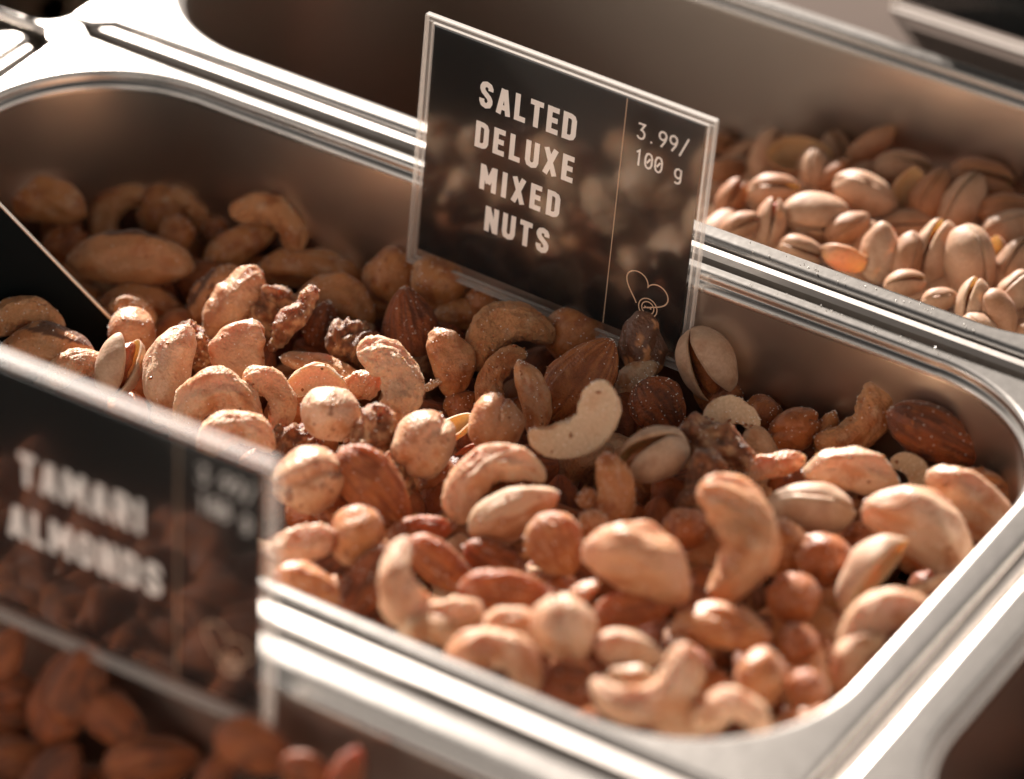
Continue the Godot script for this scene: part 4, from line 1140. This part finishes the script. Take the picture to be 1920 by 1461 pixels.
		["brazil", -24.0, -46.2, -20.6, -11.9, 27.9, 80.7, 23.9, 0.16, "big pale arched cashew in front of the split hazelnut"],
		["walnut", -37.8, -44.9, -10.4, -11.8, 69.1, 93.1, 16.9, 0.61, "long brown almond slanting down beside pale walnut rim"],
		["almond", 81.0, -38.1, -11.7, -59.4, -21.6, 80.2, 21.9, 0.73, "chestnut hazelnut with a dark dot"],
		["hazelnut", -97.0, -48.1, 4.9, -45.2, 77.8, 126.6, 12.6, 0.56, "sunlit cashew standing on end next to the arched one"],
		["hazelnut", 52.4, -37.4, 0.9, -30.7, 61.3, 5.2, 14.4, 0.61, "tan nut between hooked cashew and oval hazelnut"],
		["brazil", 63.0, -36.9, 0.1, -39.0, 15.3, 22.9, 25.4, 0.15, "smooth tan blunt-ended nut under the big out-of-focus cashew"],
		["almond", -114.3, -49.0, 14.4, -34.3, 24.9, -4.8, 21.3, 0.56, "largest golden brazil nut with a dark skin strip on top"],
		["almond", -99.9, -49.0, 15.4, -71.7, -57.2, 118.0, 22.1, 0.53, "crumpled sunlit cashew half behind the blanched hazelnut"],
		["almond", -84.3, -47.6, 15.9, -19.7, -4.0, 164.3, 22.6, 0.73, "tiny white nut bit beside the long slanting almond"],
		["cashew", -75.8, -48.3, 17.3, -3.1, 50.5, -135.4, 20.4, 0.23, "sunlit arched cashew above the front card"],
		["almond", -119.0, -49.5, 25.6, -17.5, 53.9, 24.6, 22.8, 0.71, "dim round brown nut just behind the scoop edge, upper"],
		["almond", -77.5, -45.7, 24.1, -59.0, 44.1, -147.1, 21.6, 0.73, "sunlit nut end left of the wrinkled curled cashew"],
		["almond", -50.4, -46.3, 25.8, -18.8, 56.9, -176.5, 21.9, 0.56, "hooked pale cashew at the front rim"],
		["almond", -40.0, -45.2, 25.8, -50.7, 68.8, -155.6, 23.0, 0.57, "brown almond with a bright edge pointing to the hooked cashew"],
		["almond", 41.7, -38.9, 24.5, -25.7, 45.7, 105.8, 22.0, 0.58, "round pale nut of the front cluster, brightest highlight"],
		["almond", 93.9, -34.9, 29.8, -75.7, 23.3, 172.5, 22.5, 0.58, "small red-brown hazelnut below the dotted one"],
		["brazil", -83.5, -47.2, 39.9, -29.8, 14.3, -92.3, 22.5, 0.17, "bleached nut back rising just over the front card"],
		["cashew", -42.3, -46.0, 37.9, -12.2, 14.1, 143.9, 24.7, 0.23, "orange-tan hazelnut above the dark slanting almond"],
		["brazil", 93.5, -33.6, 38.3, -24.3, 39.9, -161.8, 22.1, 0.12, "pale nut back peeking over the near corner rim"],
		["almond", 39.4, -38.1, 48.5, -39.0, 2.8, -104.5, 22.7, 0.63, "arched pale cashew half overhanging the front rim"],
		["almond", 51.5, -35.0, 49.6, -19.3, 85.3, 41.3, 21.9, 0.63, "pale blunt nut behind the hooked cashew at the near rim"],
		["almond", 80.0, -33.9, 53.2, -63.9, -16.2, 105.1, 22.3, 0.54, "pale hooked cashew at the near rim"],
		["almond", 68.2, -47.5, 0.4, -46.6, 6.7, -20.4, 22.7, 0.65, "tan nut between hooked cashew and oval hazelnut"],
		["almond", 67.0, -45.1, 16.8, -83.3, -31.5, -99.1, 22.6, 0.59, "narrow brown almond under the big cone-shaped nut"],
	]
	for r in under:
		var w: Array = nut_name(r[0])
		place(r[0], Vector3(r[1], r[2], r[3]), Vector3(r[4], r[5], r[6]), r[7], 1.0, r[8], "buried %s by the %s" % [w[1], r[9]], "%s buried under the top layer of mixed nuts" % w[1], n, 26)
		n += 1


func build_pistachios():
	var rows := [
		["pistachio", -24.1, -31.1, -164.0, -32.1, 43.1, 65.1, 15.4, 0.50, "upright pistachio at the far end of the heap, split at top"],
		["pistachio_shell", -13.9, -26.0, -161.9, 24.2, 33.2, 1.2, 17.3, 0.65, "orange shell half fallen behind the upright pistachio"],
		["pistachio", -5.8, -25.0, -155.7, -32.9, 7.9, 105.1, 12.1, 0.40, "small egg-shaped pistachio standing behind the long lying one"],
		["pistachio_shell", -0.6, -25.0, -175.6, -56.4, -0.5, 60.4, 15.3, 0.55, "hollow shell half facing out, topmost of the heap"],
		["pistachio", 10.8, -25.0, -152.9, -61.4, 56.7, -42.8, 18.3, 0.37, "long smooth pistachio lying in the middle of heap"],
		["pistachio", 12.8, -25.0, -169.0, -65.7, 36.4, -7.2, 15.8, 0.50, "pale pistachio lying below the hollow top shell"],
		["pistachio_shell", 20.9, -25.0, -158.0, 1.1, 108.8, 53.3, 16.3, 0.45, "thin shell seen edge-on beside brown leaning pistachio"],
		["pistachio", 24.9, -25.0, -161.9, -42.4, 7.5, 78.9, 16.3, 0.65, "brown leaning pistachio next to edge-on shell"],
		["pistachio", 33.7, -25.0, -163.1, -43.5, -6.1, 88.2, 18.0, 0.40, "broad pistachio leaning behind the smooth drop-shaped one"],
		["pistachio", 38.0, -25.0, -139.8, -38.5, -5.8, 96.7, 17.4, 0.35, "smooth drop-shaped pistachio, largest near the divider"],
		["pistachio", 48.2, -25.0, -139.3, -35.9, 62.9, -99.1, 21.0, 0.39, "tall pointed pistachio standing near the divider"],
		["pistachio", 4.8, -25.0, -137.3, 4.1, 29.6, -3.0, 18.1, 0.33, "pale pistachio with orange gap under its lid"],
		["pistachio", -3.2, -25.0, -128.2, -35.8, 32.0, 81.3, 12.7, 0.45, "pistachio on end beside the orange-gapped one"],
		["pistachio", -8.8, -25.0, -122.0, -35.8, 32.0, 26.4, 11.0, 0.55, "small pistachio just right of price card, by the divider"],
		["pistachio", 9.8, -25.0, -121.1, -35.8, 32.0, -18.6, 11.5, 0.47, "half-hidden pistachio below the orange-gapped one at divider"],
		["pistachio_shell", 20.4, -25.0, -125.4, -63.0, 52.6, -34.8, 13.4, 0.50, "open shell lying with its hollow up near divider"],
		["pistachio", 26.8, -25.0, -131.6, -8.7, 103.5, 55.0, 15.6, 0.35, "slab-like pale pistachio standing on its edge"],
		["pistachio", 33.3, -25.0, -133.1, -29.0, 54.3, 64.3, 14.3, 0.57, "orange-lit pistachio beside the pale slab-like one"],
		["pistachio", 38.4, -25.0, -122.7, -55.3, 25.2, 16.3, 10.8, 0.45, "pistachio back low at the divider below the orange-lit one"],
		["pistachio", 48.9, -25.0, -121.4, -55.3, 25.2, 16.3, 9.8, 0.45, "round pistachio back peeping over the divider"],
		["pistachio", 57.0, -25.0, -124.1, -34.6, -4.9, 103.1, 13.8, 0.30, "palest pistachio, right over the divider edge"],
		["pistachio", 64.0, -25.0, -124.4, -5.8, -11.7, -46.9, 13.2, 0.55, "gaping pistachio with bright curved shell rim"],
		["pistachio", 48.5, -25.0, -158.8, -60.5, 5.2, 46.9, 16.5, 0.39, "pistachio leaning in at the picture edge, upper one"],
		["pistachio_shell", 51.6, -25.0, -145.0, -21.7, 75.1, 59.7, 12.8, 0.60, "dark-mouthed shell behind the tall pointed pistachio"],
		["pistachio", 56.7, -25.0, -146.8, -43.1, 7.7, 76.9, 14.0, 0.41, "pistachio at picture edge between two paler ones"],
		["pistachio", 62.8, -25.0, -134.8, -49.5, -5.0, 77.0, 13.3, 0.37, "rounded pistachio over the divider at picture edge"],
		["pistachio", 32.2, -25.0, -175.5, -55.5, 37.2, -12.4, 18.4, 0.70, "shaded pistachio at the back of heap below steel wall"],
		["pistachio", 44.6, -25.0, -166.9, -55.8, 31.1, 1.9, 15.6, 0.65, "dim pistachio behind the leaning ones at picture edge"],
		["pistachio", -9.7, -25.0, -141.3, -55.8, 31.1, 1.9, 13.7, 0.50, "blurred pistachio lying between upright one and card"],
		["pistachio", -20.0, -29.0, -137.4, -35.8, 32.0, 61.3, 11.2, 0.65, "orange-lit pistachio close to the price card edge, lower"],
		["pistachio", -32.9, -35.5, -157.4, -35.8, 32.0, 11.4, 10.7, 0.70, "orange-lit pistachio close to the price card edge, middle"],
		["pistachio", -45.9, -41.9, -176.3, -35.8, 32.0, 1.3, 9.6, 0.70, "dim pistachio peeking past the price card corner"],
		["pistachio", 14.4, -25.0, -136.7, -35.8, 32.0, 31.3, 12.9, 0.55, "pistachio filling the gap under the long smooth one"],
		["pistachio", 0.0, -25.0, -156.6, -35.8, 32.0, 41.3, 11.8, 0.65, "shaded pistachio between egg-shaped and long ones"],
	]
	var n := 500
	for r in rows:
		place(r[0], Vector3(r[1], r[2], r[3]), Vector3(r[4], r[5], r[6]), r[7], 1.0, r[8], r[9], "pistachios heaped in the rear bin", n, 36)
		n += 1
	var under := [
		[-53.9, -52.2, -173.6, 1.0, 5.2, -15.7, 15.7, 0.49, "orange-lit pistachio close to the price card edge, middle"],
		[-38.1, -45.7, -176.5, -22.1, -1.8, 58.3, 16.7, 0.48, "upright pistachio at the far end of the heap, split at top"],
		[-23.0, -37.5, -173.0, -71.3, 132.3, -139.5, 15.3, 0.48, "orange shell half fallen behind the upright pistachio"],
		[-9.5, -33.9, -176.4, -30.9, 55.8, 96.7, 15.8, 0.46, "shaded pistachio between egg-shaped and long ones"],
		[-52.6, -54.1, -165.2, -22.1, 5.5, -154.0, 15.6, 0.45, "orange-lit pistachio close to the price card edge, lower"],
		[-34.7, -42.5, -162.9, -56.1, -16.8, 103.3, 16.6, 0.50, "dim pistachio peeking past the price card corner"],
		[-25.9, -38.2, -163.7, -10.2, 19.8, -150.2, 16.4, 0.39, "blurred pistachio lying between upright one and card"],
		[-9.0, -31.2, -162.3, -45.6, 86.5, 52.3, 16.8, 0.44, "small egg-shaped pistachio standing behind the long lying one"],
		[3.3, -31.4, -163.6, -21.0, 56.6, 46.8, 15.5, 0.45, "long smooth pistachio lying in the middle of heap"],
		[32.7, -33.7, -163.3, -8.1, 46.7, 21.3, 15.0, 0.38, "broad pistachio leaning behind the smooth drop-shaped one"],
		[-42.3, -46.8, -153.0, -2.8, 70.0, 43.5, 16.3, 0.37, "small pistachio just right of price card, by the divider"],
		[-31.5, -43.0, -153.2, -52.9, 51.5, -163.2, 16.5, 0.49, "pistachio on end beside the orange-gapped one"],
		[-15.2, -35.6, -150.5, -5.3, 36.2, -45.4, 16.0, 0.47, "pale pistachio with orange gap under its lid"],
		[-5.1, -31.0, -152.7, -67.4, 13.2, 74.5, 15.0, 0.39, "pistachio filling the gap under the long smooth one"],
		[23.3, -30.7, -153.8, -41.7, 54.8, 168.3, 16.1, 0.43, "thin shell seen edge-on beside brown leaning pistachio"],
		[-37.5, -43.3, -137.7, 1.8, 7.0, 123.0, 16.2, 0.46, "half-hidden pistachio below the orange-gapped one at divider"],
		[-24.6, -40.3, -142.3, -43.5, 6.4, -169.7, 15.3, 0.35, "open shell lying with its hollow up near divider"],
		[5.0, -30.4, -142.3, -52.3, 36.3, 4.9, 16.4, 0.47, "slab-like pale pistachio standing on its edge"],
		[20.2, -30.5, -137.6, -19.6, -33.6, 114.1, 16.1, 0.40, "orange-lit pistachio beside the pale slab-like one"],
		[45.0, -31.6, -139.1, 9.0, 59.6, -174.5, 15.0, 0.43, "tall pointed pistachio standing near the divider"],
		[55.5, -31.6, -142.5, -14.4, 90.1, -103.3, 15.3, 0.36, "rounded pistachio over the divider at picture edge"],
		[-17.4, -33.7, -127.6, -26.6, 73.9, -170.9, 17.0, 0.46, "hollow shell half facing out, topmost of the heap"],
		[-5.1, -31.2, -128.6, -33.9, 49.7, -146.2, 16.7, 0.49, "pistachio back low at the divider below the orange-lit one"],
		[4.6, -33.0, -126.6, -6.5, 57.8, -109.8, 16.6, 0.46, "pale pistachio lying below the hollow top shell"],
		[21.5, -33.2, -129.3, -26.5, -34.8, 152.0, 15.2, 0.35, "smooth drop-shaped pistachio, largest near the divider"],
		[72.2, -31.0, -127.9, -9.6, 25.0, 169.9, 15.9, 0.48, "gaping pistachio with bright curved shell rim"],
		[63.0, -30.3, -117.9, -27.8, 53.9, -68.8, 16.7, 0.39, "palest pistachio, right over the divider edge"],
		[-37.9, -52.7, -173.5, -18.1, 56.5, 53.5, 16.1, 0.40, "brown leaning pistachio next to edge-on shell"],
		[63.5, -39.4, -153.0, 7.7, 72.0, -159.5, 16.9, 0.43, "pistachio at picture edge between two paler ones"],
		[38.0, -39.1, -140.3, -32.1, 22.1, -155.4, 15.3, 0.45, "round pistachio back peeping over the divider"],
	]
	for r in under:
		place("pistachio", Vector3(r[0], r[1], r[2]), Vector3(r[3], r[4], r[5]), r[6], 1.0, r[7], "buried one by the %s" % r[8], "buried pistachios of the rear bin", n, 22)
		n += 1


func build_almonds():
	var rows := [
		[-36.1, -23.0, 123.4, -38.0, 8.5, 90.5, 21.9, 0.68, "standing brown almond lit on one side, under the front card"],
		[-11.9, -30.0, 123.4, -10.5, 36.0, 7.7, 21.7, 0.63, "broad reddish almond lying at the bottom edge of photo"],
		[16.1, -12.0, 123.3, -18.5, 25.3, -17.6, 18.4, 0.62, "reddish almond slanting at the corner below the front card"],
		[5.7, -24.0, 123.1, -28.3, 45.8, 53.9, 12.4, 0.70, "almond wedged between the broad and the slanting one"],
		[39.3, -8.0, 123.3, -28.9, 50.5, 61.4, 12.1, 0.68, "pointed almond tip rising near the steel wall"],
		[-50.8, -17.5, 123.2, -40.0, 20.7, 68.2, 13.9, 0.62, "almond under the card edge at the picture border, upper"],
		[-49.4, -26.5, 123.4, -65.0, 42.2, -16.8, 13.9, 0.68, "dim almond at the picture border, middle of three"],
		[-51.3, -36.0, 123.1, -15.1, 32.4, 1.1, 14.0, 0.65, "dim almond at the picture border, lowest of three"],
		[-41.1, -38.0, 131.6, -42.6, 30.1, 12.5, 17.4, 0.62, "almond deep in the shade at the picture border"],
		[-30.6, -17.0, 123.3, -35.1, 34.4, 69.9, 19.4, 0.70, "dark almond leaning behind the standing one"],
		[-21.5, -22.5, 123.1, -35.9, 32.0, -38.7, 17.1, 0.69, "shaded almond between standing and broad ones"],
		[29.7, -12.0, 123.4, -8.6, 23.1, -15.2, 13.3, 0.62, "dark almond between the slanting almond and pointed tip"],
	]
	var n := 700
	for r in rows:
		place("almond", Vector3(r[0], r[1], r[2]), Vector3(r[3], r[4], r[5]), r[6], 1.0, r[7], r[8], "tamari almonds in the front bin", n, 30)
		n += 1
	var under := [
		[-30.1, -35.9, 135.0, -34.6, -0.2, 73.2, 21.2, 0.75, "dark almond lying low by the almond deep in the shade at the picture border"],
	]
	for r in under:
		place("almond", Vector3(r[0], r[1], r[2]), Vector3(r[3], r[4], r[5]), r[6], 1.0, r[7], r[8], "buried almonds of the front bin", n, 20)
		n += 1


func build_deep_fill(called: String, label: String, x: Vector2, z: Vector2, y: float, size: float, tone: float, count: int):
	# loose kernels far down in a bin, too deep to tell apart, some present only as reflections
	var mm := MultiMesh.new()
	mm.transform_format = MultiMesh.TRANSFORM_3D
	mm.mesh = nut_mesh("almond", size * MM, 1.1, tone, 900, 14)
	mm.instance_count = count
	for i in count:
		var b := Basis.from_euler(Vector3(rng.randf_range(-0.6, 0.6), rng.randf() * TAU, rng.randf_range(-0.5, 0.5)))
		mm.set_instance_transform(i, Transform3D(b, Vector3(rng.randf_range(x.x, x.y), y + rng.randf_range(-6.0, 6.0), rng.randf_range(z.x, z.y)) * MM))
	var o := MultiMeshInstance3D.new()
	o.name = called
	o.multimesh = mm
	o.material_override = M.almond
	add_child(o)
	tag(o, label, "nuts", "", "stuff")


func strew(called: String, label: String, category: String, grain: Mesh, mat: Material, share: float, lift: float, small: float, large: float, seed_at: int):
	# loose grains lying on the upward sides of the top nuts
	var r := RandomNumberGenerator.new()
	r.seed = seed_at
	var spots: Array[Transform3D] = []
	for o in top_nuts:
		var arrays: Array = o.mesh.surface_get_arrays(0)
		var v: PackedVector3Array = arrays[Mesh.ARRAY_VERTEX]
		var nn: PackedVector3Array = arrays[Mesh.ARRAY_NORMAL]
		for k in v.size():
			if r.randf() < share:
				var up: Vector3 = o.basis * nn[k]
				if up.y > 0.15:
					var at: Vector3 = o.transform * v[k] + up * lift
					spots.append(Transform3D(Basis.from_euler(Vector3(r.randf() * 3.0, r.randf() * 6.0, r.randf() * 3.0)).scaled(Vector3(r.randf_range(small, large), r.randf_range(small, large), r.randf_range(small, large))), at))
	var mm := MultiMesh.new()
	mm.transform_format = MultiMesh.TRANSFORM_3D
	mm.mesh = grain
	mm.instance_count = spots.size()
	for i in spots.size():
		mm.set_instance_transform(i, spots[i])
	var o := MultiMeshInstance3D.new()
	o.name = called
	o.multimesh = mm
	o.material_override = mat
	add_child(o)
	tag(o, label, category, "", "stuff")


func build_salt():
	strew("salt_on_nuts", "fine salt crystals clinging to the mixed nuts", "salt", box(Vector3.ONE * 0.00026, 0.00003), M.salt, 0.035, 0.00003, 0.35, 1.25, 5)
	strew("nut_crumbs", "tiny brown crumbs of skin strewn over the mixed nuts", "crumbs", nut_mesh("fragment", 0.0011, 1.0, 0.55, 77, 8), M.nut, 0.003, 0.0001, 0.4, 1.5, 6)
	var grain := BoxMesh.new()
	grain.size = Vector3.ONE * 0.00028
	var mm := MultiMesh.new()
	mm.transform_format = MultiMesh.TRANSFORM_3D
	mm.mesh = grain
	mm.instance_count = 70
	for i in 70:
		var x := rng.randf_range(-60.0, 112.0)
		if rng.randf() < 0.7:
			x = rng.randf_range(12.0, 80.0)
		var z: float = [-68.6, -81.5, -83.2, -82.6, -68.9][rng.randi() % 5] + rng.randf_range(-1.0, 1.0)
		var y: float = 0.12 if z < -78.0 or z > -71.5 else -1.6
		var b := Basis.from_euler(Vector3(rng.randf(), rng.randf() * 6.0, rng.randf())).scaled(Vector3.ONE * rng.randf_range(0.3, 1.0))
		mm.set_instance_transform(i, Transform3D(b, Vector3(x, y, z) * MM))
	var o := MultiMeshInstance3D.new()
	o.name = "salt_grains"
	o.multimesh = mm
	o.material_override = M.salt
	add_child(o)
	tag(o, "scattered salt grains on the steel rims", "salt", "", "stuff")
